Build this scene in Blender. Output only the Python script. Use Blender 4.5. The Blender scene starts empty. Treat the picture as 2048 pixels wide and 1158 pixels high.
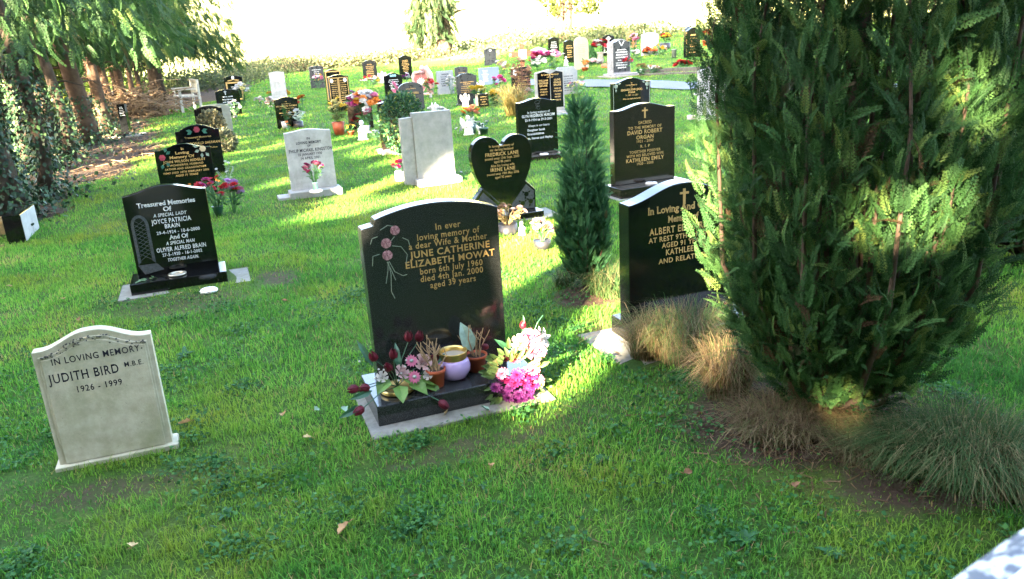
import bpy, math, random
import numpy as np
from mathutils import Vector, Matrix
R = math.radians
C = bpy.context.scene.collection
rng = np.random.default_rng(7)
random.seed(7)

# ------------------------------------------------------------------ camera
F_PX, PITCH, ROLL, EYE = 1593.0, R(17.8), R(3.4), 1.6
cd = bpy.data.cameras.new('camera'); cam = bpy.data.objects.new('camera', cd); C.objects.link(cam)
fw = Vector((0, math.cos(PITCH), -math.sin(PITCH))); rt = Vector((1, 0, 0)); up = rt.cross(fw)
RT = math.cos(ROLL)*rt - math.sin(ROLL)*up
UP = math.sin(ROLL)*rt + math.cos(ROLL)*up
cam.matrix_world = Matrix(((RT.x, UP.x, -fw.x, 0), (RT.y, UP.y, -fw.y, 0), (RT.z, UP.z, -fw.z, EYE), (0, 0, 0, 1)))
cd.sensor_width = 36; cd.lens = 36*F_PX/2048; cd.clip_start = 0.02; cd.clip_end = 2000
cd.dof.use_dof = True; cd.dof.focus_distance = 5.0; cd.dof.aperture_fstop = 9
bpy.context.scene.camera = cam
# ------------------------------------------------------------------ light
SUN_AZ, SUN_EL = R(207), R(19)           # the sun stands low behind the viewpoint, a little to its left
SUN = Vector((math.sin(SUN_AZ)*math.cos(SUN_EL), math.cos(SUN_AZ)*math.cos(SUN_EL), math.sin(SUN_EL)))
W = bpy.data.worlds.new('World'); bpy.context.scene.world = W; W.use_nodes = True
wn = W.node_tree; bg = wn.nodes['Background']; sky = wn.nodes.new('ShaderNodeTexSky')
sky.sky_type = 'NISHITA'; sky.sun_disc = False; sky.sun_elevation = SUN_EL; sky.sun_rotation = SUN_AZ
sky.air_density = 1.0; sky.dust_density = 6.0; sky.ozone_density = 0.6
wn.links.new(sky.outputs[0], bg.inputs[0]); bg.inputs[1].default_value = 0.08
sl = bpy.data.lights.new('sun', 'SUN'); sl.energy = 5.0; sl.angle = R(0.5); sl.color = (1, .80, .54)
so = bpy.data.objects.new('sun', sl); C.objects.link(so)
so.rotation_euler = SUN.to_track_quat('Z', 'Y').to_euler()
vs = bpy.context.scene.view_settings
vs.view_transform = 'Standard'; vs.look = 'None'; vs.exposure = 5.38; vs.gamma = 1
bpy.context.scene.cycles.max_bounces = 6; bpy.context.scene.cycles.transparent_max_bounces = 4

# ------------------------------------------------------------------ terrain
def ss(a, b, x):
    t = np.clip((np.asarray(x, float)-a)/(b-a), 0, 1); return t*t*(3-2*t)
def vn(x, y, s, seed=0):
    """smooth value noise, 0 to 1"""
    x = np.asarray(x, float)/s; y = np.asarray(y, float)/s; i = np.floor(x).astype(int); j = np.floor(y).astype(int); u = x-i; v = y-j; u = u*u*(3-2*u); v = v*v*(3-2*v)
    tab = np.random.default_rng(100+seed).random(4096); h = lambda a, b: tab[(a*73+b*1019+(a*b)*31) % 4096]
    return (h(i, j)*(1-u)+h(i+1, j)*u)*(1-v)+(h(i, j+1)*(1-u)+h(i+1, j+1)*u)*v
def terr(x, y):
    x = np.asarray(x, float); y = np.asarray(y, float)
    yy = np.clip(y-18, 0, 32)
    z = ss(-2, 4, x)*0.03*yy*ss(18, 24, y)
    d = np.clip(y-47, 0, 400)
    z = z + np.where(d < 40, 0.0024*d*d, 3.84+0.192*(d-40))*(0.8+0.2*ss(-30, 10, x))
    # soft lumps of an old lawn
    z = z + (0.012*np.sin(x*2.1+y*.7)*np.sin(y*1.7-x*.4)+.022*(vn(x, y, .45, 3)-.5))*ss(1.2, 2.5, y)*ss(40, 20, y)
    z = z + 0.09*np.exp(-((x-.5)**2+(y-4.9)**2)/.10)          # mound round the small cypress
    z = z + 0.06*np.exp(-((x-1.3)**2+(y-2.95)**2)/.30)
    return z
def ray(px, py):
    d = fw*F_PX + RT*(px-1024) - UP*(py-579); return d.normalized()
def at(px, py, z=0.0):
    """the ground point the photograph shows there"""
    d = ray(px, py); P = Vector((0, 0, EYE)); t = (z-EYE)/d.z if d.z < -1e-4 else 200
    lo, hi = 0.3, 300.0; prev = lo
    for t in np.concatenate([np.arange(.5, 15, .05), np.arange(15, 200, .25)]):
        q = P+d*t
        if q.z < float(terr(q.x, q.y))+z:
            a, b = prev, t
            for _ in range(20):
                m = (a+b)/2; q = P+d*m
                if q.z < float(terr(q.x, q.y))+z: b = m
                else: a = m
            return P+d*b
        prev = t
    return P+d*150
def proj(p):
    d = Vector(p)-Vector((0, 0, EYE)); z = d.dot(fw)
    return 1024+F_PX*d.dot(RT)/z, 579-F_PX*d.dot(UP)/z
def height_at(base, px, py):
    d = ray(px, py); t = math.hypot(base.x, base.y)/math.hypot(d.x, d.y); return EYE+t*d.z-base.z
def scale_at(base):          # photo pixels per metre
    return F_PX/(Vector(base)-Vector((0, 0, EYE))).dot(fw)

# ------------------------------------------------------------------ materials
MATS = {}
def nt(name):
    m = bpy.data.materials.new(name); m.use_nodes = True
    n = m.node_tree.nodes; return m, n, m.node_tree.links, n['Principled BSDF']
def ramp(n, stops):
    r = n.new('ShaderNodeValToRGB'); e = r.color_ramp.elements
    e[0].position, e[0].color = stops[0][0], (*stops[0][1], 1); e[1].position, e[1].color = stops[-1][0], (*stops[-1][1], 1)
    for p, c in stops[1:-1]:
        k = e.new(p); k.color = (*c, 1)
    return r
def noise(n, l, scale, det=4, rough=.6, coord='Object', vec=None):
    tc = n.new('ShaderNodeTexCoord'); t = n.new('ShaderNodeTexNoise')
    t.inputs['Scale'].default_value = scale; t.inputs['Detail'].default_value = det; t.inputs['Roughness'].default_value = rough
    l.new(tc.outputs[coord], t.inputs['Vector']); return t
def plain(name, col, rough=.5, metal=0.0, spec=.5, var=0.0, scale=20, bump=0.0, bscale=60, trans=0.0):
    if name in MATS: return MATS[name]
    m, n, l, b = nt(name)
    b.inputs['Base Color'].default_value = (*col, 1); b.inputs['Roughness'].default_value = rough
    b.inputs['Metallic'].default_value = metal; b.inputs['Specular IOR Level'].default_value = spec
    if var > 0:
        t = noise(n, l, scale); lo = tuple(c*(1-var) for c in col); hi = tuple(min(1, c*(1+var)) for c in col)
        r = ramp(n, [(.3, lo), (.7, hi)]); l.new(t.outputs[0], r.inputs[0]); l.new(r.outputs[0], b.inputs['Base Color'])
    if bump > 0:
        t = noise(n, l, bscale); bp = n.new('ShaderNodeBump'); bp.inputs['Strength'].default_value = bump; bp.inputs['Distance'].default_value = .01
        l.new(t.outputs[0], bp.inputs['Height']); l.new(bp.outputs[0], b.inputs['Normal'])
    if trans > 0:
        tr = n.new('ShaderNodeBsdfTranslucent'); mx = n.new('ShaderNodeMixShader'); mx.inputs[0].default_value = trans
        src = b.inputs['Base Color']
        if src.is_linked: l.new(src.links[0].from_socket, tr.inputs[0])
        else: tr.inputs[0].default_value = (*col, 1)
        l.new(b.outputs[0], mx.inputs[1]); l.new(tr.outputs[0], mx.inputs[2]); l.new(mx.outputs[0], n['Material Output'].inputs[0])
    MATS[name] = m; return m
def granite(name, base, speck, rough=.12, sscale=900, smin=.62, smax=.72, lich=0.0):
    """polished granite: a mineral speckle in the stone; faint smears on the polish"""
    if name in MATS: return MATS[name]
    m, n, l, b = nt(name)
    t = noise(n, l, sscale, 2, .5); r = ramp(n, [(smin, base), (smax, speck)]); l.new(t.outputs[0], r.inputs[0])
    out = r.outputs[0]
    if lich > 0:
        t3 = noise(n, l, 22, 6, .7); r3 = ramp(n, [(.60, (0, 0, 0)), (.68, (1, 1, 1))]); l.new(t3.outputs[0], r3.inputs[0])
        mm = n.new('ShaderNodeMath'); mm.operation = 'MULTIPLY'; mm.inputs[1].default_value = lich; l.new(r3.outputs[0], mm.inputs[0])
        mx = n.new('ShaderNodeMixRGB'); mx.inputs[2].default_value = (.3, .31, .27, 1); l.new(mm.outputs[0], mx.inputs[0]); l.new(out, mx.inputs[1]); out = mx.outputs[0]
    l.new(out, b.inputs['Base Color'])
    t2 = noise(n, l, 6, 5, .65); mr = n.new('ShaderNodeMapRange'); mr.inputs[1].default_value = .35; mr.inputs[2].default_value = .75
    mr.inputs[3].default_value = rough*.8; mr.inputs[4].default_value = rough*2.0
    l.new(t2.outputs[0], mr.inputs[0]); l.new(mr.outputs[0], b.inputs['Roughness'])
    b.inputs['Specular IOR Level'].default_value = .5
    MATS[name] = m; return m
def rough_stone(name, a, bcol, scale=9, moss=(.16, .18, .09), mossamt=.5, rough=.85, dark=(.05, .05, .045)):
    """weathered limestone or marble: mottled, algae drifting over it, small lichen spots"""
    if name in MATS: return MATS[name]
    m, n, l, b = nt(name)
    t = noise(n, l, scale, 8, .7); r = ramp(n, [(.3, a), (.7, bcol)]); l.new(t.outputs[0], r.inputs[0])
    t2 = noise(n, l, 4.5, 5, .7); r2 = ramp(n, [(.45, (0, 0, 0)), (.75, (1, 1, 1))]); l.new(t2.outputs[0], r2.inputs[0])
    mm = n.new('ShaderNodeMath'); mm.operation = 'MULTIPLY'; mm.inputs[1].default_value = mossamt; l.new(r2.outputs[0], mm.inputs[0])
    mx = n.new('ShaderNodeMixRGB'); mx.inputs[2].default_value = (*moss, 1); l.new(mm.outputs[0], mx.inputs[0]); l.new(r.outputs[0], mx.inputs[1])
    t3 = noise(n, l, 60, 4, .7); r3 = ramp(n, [(.68, (0, 0, 0)), (.74, (1, 1, 1))]); l.new(t3.outputs[0], r3.inputs[0])
    m3 = n.new('ShaderNodeMath'); m3.operation = 'MULTIPLY'; m3.inputs[1].default_value = .55; l.new(r3.outputs[0], m3.inputs[0])
    mx2 = n.new('ShaderNodeMixRGB'); mx2.inputs[2].default_value = (*dark, 1); l.new(m3.outputs[0], mx2.inputs[0]); l.new(mx.outputs[0], mx2.inputs[1])
    l.new(mx2.outputs[0], b.inputs['Base Color']); b.inputs['Roughness'].default_value = rough
    bp = n.new('ShaderNodeBump'); bp.inputs['Strength'].default_value = .35; bp.inputs['Distance'].default_value = .004
    t4 = noise(n, l, 130, 5, .7); l.new(t4.outputs[0], bp.inputs['Height']); l.new(bp.outputs[0], b.inputs['Normal'])
    MATS[name] = m; return m
def leafy(name, stops, trans=.35, rough=.5, patch=None, spec=.3):
    """leaves, needles and blades: each one takes its own tint through the attribute v"""
    if name in MATS: return MATS[name]
    m, n, l, b = nt(name)
    at_ = n.new('ShaderNodeAttribute'); at_.attribute_name = 'v'; r = ramp(n, stops)
    l.new(at_.outputs['Fac'], r.inputs[0]); out = r.outputs[0]
    if patch:
        t = noise(n, l, patch[0], 4, .6); r2 = ramp(n, [(patch[1], (0, 0, 0)), (patch[2], (1, 1, 1))]); l.new(t.outputs[0], r2.inputs[0])
        mx = n.new('ShaderNodeMixRGB'); mx.blend_type = 'MIX'; mx.inputs[2].default_value = (*patch[3], 1)
        mm = n.new('ShaderNodeMath'); mm.operation = 'MULTIPLY'; mm.inputs[1].default_value = patch[4]
        l.new(r2.outputs[0], mm.inputs[0]); l.new(mm.outputs[0], mx.inputs[0]); l.new(out, mx.inputs[1]); out = mx.outputs[0]
    l.new(out, b.inputs['Base Color']); b.inputs['Roughness'].default_value = rough; b.inputs['Specular IOR Level'].default_value = spec
    tr = n.new('ShaderNodeBsdfTranslucent'); l.new(out, tr.inputs[0])
    mx = n.new('ShaderNodeMixShader'); mx.inputs[0].default_value = trans
    l.new(b.outputs[0], mx.inputs[1]); l.new(tr.outputs[0], mx.inputs[2]); l.new(mx.outputs[0], n['Material Output'].inputs[0])
    MATS[name] = m; return m

BLACK = granite('black_granite', (.003, .0035, .004), (.012, .013, .014), .07, 700)
DARK = granite('dark_grey_granite', (.012, .0135, .014), (.10, .108, .108), .10, 420, .54, .78)
BROWN = granite('brown_black_granite', (.010, .0075, .0065), (.075, .055, .042), .10, 330, .55, .75)
MIDGREY = granite('mid_grey_granite', (.12, .125, .14), (.3, .3, .32), .25, 300, .4, .7)
SLATE = granite('slate_grey_granite', (.016, .019, .024), (.055, .06, .068), .25, 350, .5, .75)
BLUE = granite('blue_grey_granite', (.10, .145, .25), (.17, .22, .32), .35, 400, .4, .7)
PINK = granite('pink_granite', (.42, .22, .22), (.55, .36, .35), .3, 300, .4, .7)
REDG = granite('red_granite', (.22, .06, .06), (.34, .13, .12), .3, 300, .4, .7)
CREAM = rough_stone('weathered_limestone', (.30, .28, .195), (.45, .42, .315), 14, (.17, .19, .085), .7)
WHITE = rough_stone('white_marble', (.27, .28, .28), (.40, .40, .395), 7, (.15, .155, .13), .75, .6, (.13, .13, .13))
PALE = rough_stone('pale_grey_stone', (.17, .175, .175), (.30, .30, .295), 10, (.18, .19, .16), .6)
BEIGE = rough_stone('beige_sandstone', (.22, .185, .135), (.31, .265, .20), 10, (.18, .165, .12), .3)
GREYROUND = rough_stone('grey_green_stone', (.14, .15, .13), (.25, .26, .22), 10, (.15, .19, .09), .7)
GREYSLATE = rough_stone('blue_grey_stone', (.13, .155, .18), (.20, .225, .25), 12, (.15, .17, .17), .3, .6)
CONC = rough_stone('concrete', (.10, .098, .085), (.20, .195, .165), 22, (.075, .085, .042), .7, .9)
GOLD = plain('gilt_lettering', (.42, .27, .095), .5, 0, .3)
SILVER = plain('white_lettering', (.50, .52, .52), .6, 0, .3)
INK = plain('black_lettering', (.015, .015, .025), .6, 0, .3)
ETCH = plain('etched_grey', (.055, .062, .062), .8, 0, .2, .4, 60)

# ------------------------------------------------------------------ object helpers
def tag(o, label=None, cat=None, group=None, kind=None):
    if label: o['label'] = label
    if cat: o['category'] = cat
    if group: o['group'] = group
    if kind: o['kind'] = kind
    return o
def thing(name, loc, label, cat, rz=0.0, group=None):
    o = bpy.data.objects.new(name, None); C.objects.link(o); o.empty_display_size = .1
    o.location = loc; o.rotation_euler = (0, 0, rz); return tag(o, label, cat, group)
class MB:
    def __init__(s): s.v = []; s.f = []; s.m = []; s.mi = 0; s.sm = []; s.smooth = False
    def add(s, vs, fs):
        k = len(s.v); s.v += [tuple(v) for v in vs]
        for f in fs: s.f.append(tuple(i+k for i in f)); s.m.append(s.mi); s.sm.append(s.smooth)
    def box(s, x0, x1, y0, y1, z0, z1):
        s.add([(x0, y0, z0), (x1, y0, z0), (x1, y1, z0), (x0, y1, z0), (x0, y0, z1), (x1, y0, z1), (x1, y1, z1), (x0, y1, z1)],
              [(0, 3, 2, 1), (4, 5, 6, 7), (0, 1, 5, 4), (1, 2, 6, 5), (2, 3, 7, 6), (3, 0, 4, 7)])
    def prism(s, pts, y0, y1):          # outline in x-z, extruded along y
        n = len(pts); s.add([(x, y0, z) for x, z in pts]+[(x, y1, z) for x, z in pts],
              [tuple(range(n)), tuple(range(2*n-1, n-1, -1))]+[(i, i+n, (i+1) % n+n, (i+1) % n) for i in range(n)])
    def tube(s, pts, rad, n=6, cap=True):
        pts = [Vector(p) for p in pts]; k0 = len(s.v); rings = []
        if not hasattr(rad, '__len__'): rad = [rad]*len(pts)
        a = None
        for i, p in enumerate(pts):
            d = (pts[min(i+1, len(pts)-1)]-pts[max(i-1, 0)]).normalized()
            if a is None: a = d.orthogonal().normalized()
            else: a = (a-d*a.dot(d)).normalized()
            b = d.cross(a); rings.append([p+(a*math.cos(2*math.pi*j/n)+b*math.sin(2*math.pi*j/n))*rad[i] for j in range(n)])
        V = [q for r in rings for q in r]; Fs = []
        for i in range(len(pts)-1):
            for j in range(n): Fs.append((i*n+j, i*n+(j+1) % n, (i+1)*n+(j+1) % n, (i+1)*n+j))
        if cap: Fs.append(tuple(range(n-1, -1, -1))); Fs.append(tuple((len(pts)-1)*n+j for j in range(n)))
        s.add(V, Fs)
    def lathe(s, prof, n=20, c=(0, 0, 0), cap=True):
        V = [(c[0]+r*math.cos(2*math.pi*j/n), c[1]+r*math.sin(2*math.pi*j/n), c[2]+z) for r, z in prof for j in range(n)]
        Fs = [(i*n+j, i*n+(j+1) % n, (i+1)*n+(j+1) % n, (i+1)*n+j) for i in range(len(prof)-1) for j in range(n)]
        if cap: Fs.append(tuple(range(n-1, -1, -1)))
        if cap: Fs.append(tuple((len(prof)-1)*n+j for j in range(n)))
        s.add(V, Fs)
    def blob(s, c, r, n=8, m=6, jit=0.0, q=None):
        V = []; Fs = []
        for i in range(m+1):
            t = math.pi*i/m
            for j in range(n):
                k = 1+random.uniform(-jit, jit); p = 2*math.pi*j/n
                d = Vector((r[0]*math.sin(t)*math.cos(p)*k, r[1]*math.sin(t)*math.sin(p)*k, r[2]*math.cos(t)*k))
                if q: d = q @ d
                V.append(Vector(c)+d)
        for i in range(m):
            for j in range(n): Fs.append((i*n+j, (i+1)*n+j, (i+1)*n+(j+1) % n, i*n+(j+1) % n))
        s.add(V, Fs)
    def leaf(s, p, d, L, w, nrm=None, bend=.25):
        """a pointed leaf, folded along its rib and drooping"""
        p = Vector(p); d = Vector(d).normalized(); nrm = Vector(nrm) if nrm else Vector((random.gauss(0, 1), random.gauss(0, 1), 1.2))
        sd = d.cross(nrm).normalized(); nn = sd.cross(d).normalized()
        A = p+d*L*.3-nn*L*bend*.05; B = p+d*L*.7-nn*L*bend*.4; T = p+d*L-nn*L*bend
        h = nn*w*.18
        s.add([p, A-sd*w*.5+h, A, A+sd*w*.5+h, B-sd*w*.4+h, B, B+sd*w*.4+h, T],
              [(0, 2, 1), (0, 3, 2), (1, 2, 5, 4), (2, 3, 6, 5), (4, 5, 7), (5, 6, 7)])
    def build(s, name, mats, parent=None, bevel=0.0, vatt=None, loc=None):
        me = bpy.data.meshes.new(name); me.from_pydata(s.v, [], s.f)
        for m in (mats if isinstance(mats, (list, tuple)) else [mats]): me.materials.append(m)
        me.polygons.foreach_set('material_index', s.m); me.polygons.foreach_set('use_smooth', s.sm)
        if vatt is not None:
            a = me.attributes.new('v', 'FLOAT', 'POINT'); a.data.foreach_set('value', np.resize(np.asarray(vatt, np.float32), len(s.v)))
        me.update(); o = bpy.data.objects.new(name, me); C.objects.link(o)
        if parent: o.parent = parent
        if loc: o.location = loc
        if bevel > 0:
            b = o.modifiers.new('bevel', 'BEVEL'); b.width = bevel; b.segments = 2; b.limit_method = 'ANGLE'; b.angle_limit = R(38)
        return o
def nmesh(name, V, Fq, mats, parent=None, v=None, smooth=False, mi=None):
    """a big mesh straight from numpy arrays; Fq all of one polygon size"""
    me = bpy.data.meshes.new(name); k = Fq.shape[1]
    me.vertices.add(len(V)); me.vertices.foreach_set('co', np.ascontiguousarray(V, np.float32).ravel())
    me.loops.add(Fq.size); me.loops.foreach_set('vertex_index', np.ascontiguousarray(Fq, np.int32).ravel())
    me.polygons.add(len(Fq)); me.polygons.foreach_set('loop_start', np.arange(0, Fq.size, k, dtype=np.int32))
    for m in (mats if isinstance(mats, (list, tuple)) else [mats]): me.materials.append(m)
    if mi is not None: me.polygons.foreach_set('material_index', np.asarray(mi, np.int32))
    if smooth: me.polygons.foreach_set('use_smooth', np.ones(len(Fq), bool))
    me.update(calc_edges=True)
    if v is not None:
        a = me.attributes.new('v', 'FLOAT', 'POINT'); a.data.foreach_set('value', np.ascontiguousarray(v, np.float32))
    o = bpy.data.objects.new(name, me); C.objects.link(o)
    if parent: o.parent = parent
    return o
def scatter(tv, tf, pos, ax, side, scl, jit=None):
    """copies of a small template (verts tv: x across, y normal, z along) laid out with numpy"""
    ax = ax/np.linalg.norm(ax, axis=1, keepdims=True)
    side = side-ax*np.sum(side*ax, 1, keepdims=True); side /= np.linalg.norm(side, axis=1, keepdims=True)+1e-9
    nr = np.cross(ax, side)
    N, m = len(pos), len(tv)
    V = pos[:, None, :]+scl[:, None, None]*(tv[None, :, 0:1]*side[:, None]+tv[None, :, 1:2]*nr[:, None]+tv[None, :, 2:3]*ax[:, None])
    Fq = (tf[None]+(np.arange(N)*m)[:, None, None]).reshape(-1, tf.shape[1])
    return V.reshape(-1, 3), Fq
def frond(n1=9, n2=6, spread=.42, wid=.035, curve=.15):
    """a flat cypress spray one unit long: side twigs, each with small scale-leaf shoots"""
    V = []; Fs = []
    def quad(p, d, L, w):
        sd = np.array([d[2], 0, -d[0]])*w*.5; k = len(V); q = p+d*L
        V.extend([p, p+d*L*.5+sd, q, p+d*L*.5-sd]); Fs.append((k, k+1, k+2, k+3))
    quad(np.zeros(3), np.array([0, 0, 1.]), 1.0, wid*.7)
    for i in range(n1):
        t = .08+.88*i/n1; l = spread*(1-.8*t)*(.5+.5*min(1, t*4)); base = np.array([0, 0, t])
        for sg in (-1, 1):
            a = R(48-14*t); d = np.array([sg*math.sin(a), 0, math.cos(a)])
            quad(base, d, l, wid*.9)
            for j in range(n2):
                u = .2+.75*j/n2; b = a+sg*0
                for s2 in (-1, 1):
                    a2 = sg*a+s2*R(38); d2 = np.array([math.sin(a2), 0, math.cos(a2)])
                    quad(base+d*l*u, d2, l*.32*(1-.6*u)+.02, wid*.85)
    V = np.array(V); V[:, 1] = -curve*(V[:, 2]**2)+.25*np.abs(V[:, 0])*curve*2
    V[:, 1] += rng.normal(0, .008, len(V))
    return V, np.array(Fs, np.int32)
def rand_unit(n):
    v = rng.normal(size=(n, 3)); return v/np.linalg.norm(v, axis=1, keepdims=True)

YAW = R(20); U = Vector((math.cos(YAW), math.sin(YAW), 0)); BK = Vector((-math.sin(YAW), math.cos(YAW), 0))
RECTS = []       # footprints without grass: (centre x, y, yaw, half width, half depth)
def clear(o, x0, x1, y0, y1, rz=YAW):
    u = Vector((math.cos(rz), math.sin(rz), 0)); b = Vector((-math.sin(rz), math.cos(rz), 0))
    c = Vector(o)+u*(x0+x1)/2+b*(y0+y1)/2; RECTS.append((c.x, c.y, rz, (x1-x0)/2, (y1-y0)/2))
# ------------------------------------------------------------------ where the lawn is bare
BED_Y = np.array([-5, 3.0, 5.2, 7.2, 8.5, 10.5, 13.5, 16, 20, 24, 27, 32, 40])
BED_X = np.array([-6, -4.4, -4.3, -4.9, -5.1, -5.5, -5.9, -6.9, -8.7, -9.8, -9.6, -9.9, -12])
PATCH = [(p[0], p[1], p[2], p[3], p[4]*.72) for p in [(-1.62, 2.72, .42, .16, .75), (-2.05, 2.75, .25, .2, .6), (-.2, 2.95, .6, .14, .7), (.25, 3.15, .3, .2, .6), (-2.2, 5.1, .55, .3, .7), (-1.7, 5.6, .2, .3, .8), (-2.6, 5.1, .3, .2, .6),
         (.50, 4.70, .33, .22, 1.0), (.62, 4.85, .42, .3, .7), (1.15, 2.95, .60, .50, 1.0), (1.5, 2.5, .55, .28, .9), (.8, 3.4, .28, .45, .55), (1.9, 2.5, .4, .3, .8),
         (-2.1, 8.5, .4, .18, .6), (-1.3, 2.9, .25, .2, .5), (-1.9, 2.5, .5, .22, .55), (-4.3, 10.0, .5, .4, .5), (.95, 3.1, .4, .5, .6)]]
def dirt(x, y):
    x = np.asarray(x, float); y = np.asarray(y, float)
    xb = np.interp(y, BED_Y, BED_X)+.18*np.sin(y*2.3)+.1*np.sin(y*5.1+1)
    d = ss(.25, -.25, x-xb)*ss(44, 38, y)
    for cx, cy, a, b, k in PATCH:
        u = ((x-cx)*U.x+(y-cy)*U.y)/a; w = (-(x-cx)*U.y+(y-cy)*U.x)/b
        d = np.maximum(d, k*ss(1.25, .55, np.hypot(u, w)))
    return d
# ------------------------------------------------------------------ ground: one sheet to the top of the far hill
def gm():
    m, n, l, b = nt('lawn_soil'); MATS['lawn_soil'] = m
    a = n.new('ShaderNodeAttribute'); a.attribute_name = 'v'
    t = noise(n, l, 1.3, 6, .65); g = ramp(n, [(.3, (.02, .05, .009)), (.5, (.035, .08, .012)), (.72, (.08, .10, .024))]); l.new(t.outputs[0], g.inputs[0])
    t2 = noise(n, l, 26, 8, .75); s = ramp(n, [(.3, (.018, .012, .008)), (.55, (.05, .034, .023)), (.75, (.11, .08, .054))]); l.new(t2.outputs[0], s.inputs[0])
    t4 = noise(n, l, 90, 3, .6); g2 = n.new('ShaderNodeMixRGB'); g2.blend_type = 'MULTIPLY'; g2.inputs[0].default_value = .8
    r4 = ramp(n, [(.35, (.45, .45, .4)), (.65, (1.2, 1.2, 1.0))]); l.new(t4.outputs[0], r4.inputs[0]); l.new(g.outputs[0], g2.inputs[1]); l.new(r4.outputs[0], g2.inputs[2])
    ad = n.new('ShaderNodeMath'); ad.operation = 'ADD'; sb = n.new('ShaderNodeMath'); sb.operation = 'MULTIPLY_ADD'; sb.inputs[1].default_value = .7; sb.inputs[2].default_value = -.35
    l.new(t2.outputs[0], sb.inputs[0]); l.new(a.outputs['Fac'], ad.inputs[0]); l.new(sb.outputs[0], ad.inputs[1])
    st = ramp(n, [(.40, (0, 0, 0)), (.62, (1, 1, 1))]); l.new(ad.outputs[0], st.inputs[0])
    mx = n.new('ShaderNodeMixRGB'); l.new(st.outputs[0], mx.inputs[0]); l.new(g2.outputs[0], mx.inputs[1]); l.new(s.outputs[0], mx.inputs[2])
    # the hill meadow: dry grass, coloured paler still to pass for full sun
    f = n.new('ShaderNodeAttribute'); f.attribute_name = 'field'; t3 = noise(n, l, .25, 5, .6); fr = ramp(n, [(.3, (.26, .30, .10)), (.7, (.42, .42, .20))]); l.new(t3.outputs[0], fr.inputs[0])
    m2 = n.new('ShaderNodeMixRGB'); l.new(f.outputs['Fac'], m2.inputs[0]); l.new(mx.outputs[0], m2.inputs[1]); l.new(fr.outputs[0], m2.inputs[2])
    l.new(m2.outputs[0], b.inputs['Base Color']); b.inputs['Roughness'].default_value = .95; b.inputs['Specular IOR Level'].default_value = .15
    bp = n.new('ShaderNodeBump'); bp.inputs['Strength'].default_value = .8; bp.inputs['Distance'].default_value = .02; l.new(t2.outputs[0], bp.inputs['Height']); l.new(bp.outputs[0], b.inputs['Normal'])
    return m
xs = np.concatenate([np.arange(-220, -60, 12), np.arange(-60, -9, 1.5), np.arange(-9, -4, .25), np.arange(-4, 3, .09), np.arange(3, 9, .25), np.arange(9, 60, 1.5), np.arange(60, 230, 12)])
ys = np.concatenate([np.arange(-60, 0, 3), np.arange(0, 2, .2), np.arange(2, 7, .08), np.arange(7, 14, .2), np.arange(14, 50, .7), np.arange(50, 190, 4)])
X, Y = np.meshgrid(xs, ys); Z = terr(X, Y); nx, ny = len(xs), len(ys)
dd = dirt(X, Y); Z = Z-.012*dd*(Y < 40)+.012*dd*rng.random(X.shape)*(Y < 14)
V = np.stack([X, Y, Z], -1).reshape(-1, 3); I = np.arange(nx*ny).reshape(ny, nx)
Fq = np.stack([I[:-1, :-1], I[:-1, 1:], I[1:, 1:], I[1:, :-1]], -1).reshape(-1, 4)
gr = nmesh('ground', V, Fq, gm(), v=dd.ravel(), smooth=True); tag(gr, 'graveyard lawn with bare soil bed, rising to a pale sunlit meadow', kind='structure')
fa = gr.data.attributes.new('field', 'FLOAT', 'POINT')
fa.data.foreach_set('value', (ss(52, 62, Y+.25*X*(X < 0)*-1*0+2*np.sin(X*.3))).ravel().astype(np.float32))

# path: a strip of worn asphalt a little above the turf
ASPH = plain('asphalt', (.085, .10, .13), .8, 0, .3, .25, 40, .4, 200)
pc = [at(1090, 166), at(1156, 167), at(1270, 168.5), at(1398, 172.5)]
d = (pc[3]-pc[2]).normalized(); pc += [pc[3]+d*3, pc[3]+d*9, pc[3]+d*20]; d0 = (pc[0]-pc[1]).normalized(); pc = [pc[0]+d0*1.2]+pc
mb = MB(); P = []
for i in range(len(pc)-1):
    for k in range(12): P.append(pc[i].lerp(pc[i+1], k/12))
for p in P:
    for w in (-.72, -.36, 0, .36, .72):
        q = Vector((p.x+.45*w, p.y+w*.95, 0)); P_ = (q.x, q.y, float(terr(q.x, q.y))+.03); mb.v.append(P_)
for i in range(len(P)-1):
    for j in range(4): mb.f.append((i*5+j, i*5+5+j, i*5+6+j, i*5+j+1)); mb.m.append(0); mb.sm.append(True)
tag(mb.build('path', ASPH), 'worn blue grey asphalt path crossing the lawn', kind='structure')

# ------------------------------------------------------------------ trees of the row behind the viewpoint (their shade covers the graves)
BARK = plain('bark', (.05, .038, .028), .95, 0, .2, .5, 8, .8, 25)
BARKR = plain('reddish_bark', (.085, .055, .037), .95, 0, .2, .45, 7, .8, 22)
YEW = leafy('yew_leaves', [(0, (.012, .03, .01)), (1, (.03, .07, .02))], .1, .6)
HOLES = []       # (point, radius): where the photograph shows a patch of sun between the trees' shade
def sunpatch(px0, py0, px1, py1, n, r, z=0.0):
    for k in range(n):
        t = k/max(1, n-1); p = at(px0+(px1-px0)*t, py0+(py1-py0)*t, z); HOLES.append((p, r))
sunpatch(1245, 605, 1190, 690, 6, .15); sunpatch(1185, 695, 1120, 765, 5, .12); sunpatch(1265, 560, 1245, 605, 3, .12)
sunpatch(1060, 470, 1085, 530, 5, .2); sunpatch(1015, 540, 1030, 600, 4, .14); sunpatch(1000, 500, 1030, 480, 2, .08)
sunpatch(700, 425, 950, 350, 14, .13); sunpatch(720, 385, 790, 360, 5, .16); sunpatch(800, 440, 940, 385, 8, .11); sunpatch(640, 425, 700, 410, 4, .12)
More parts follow.
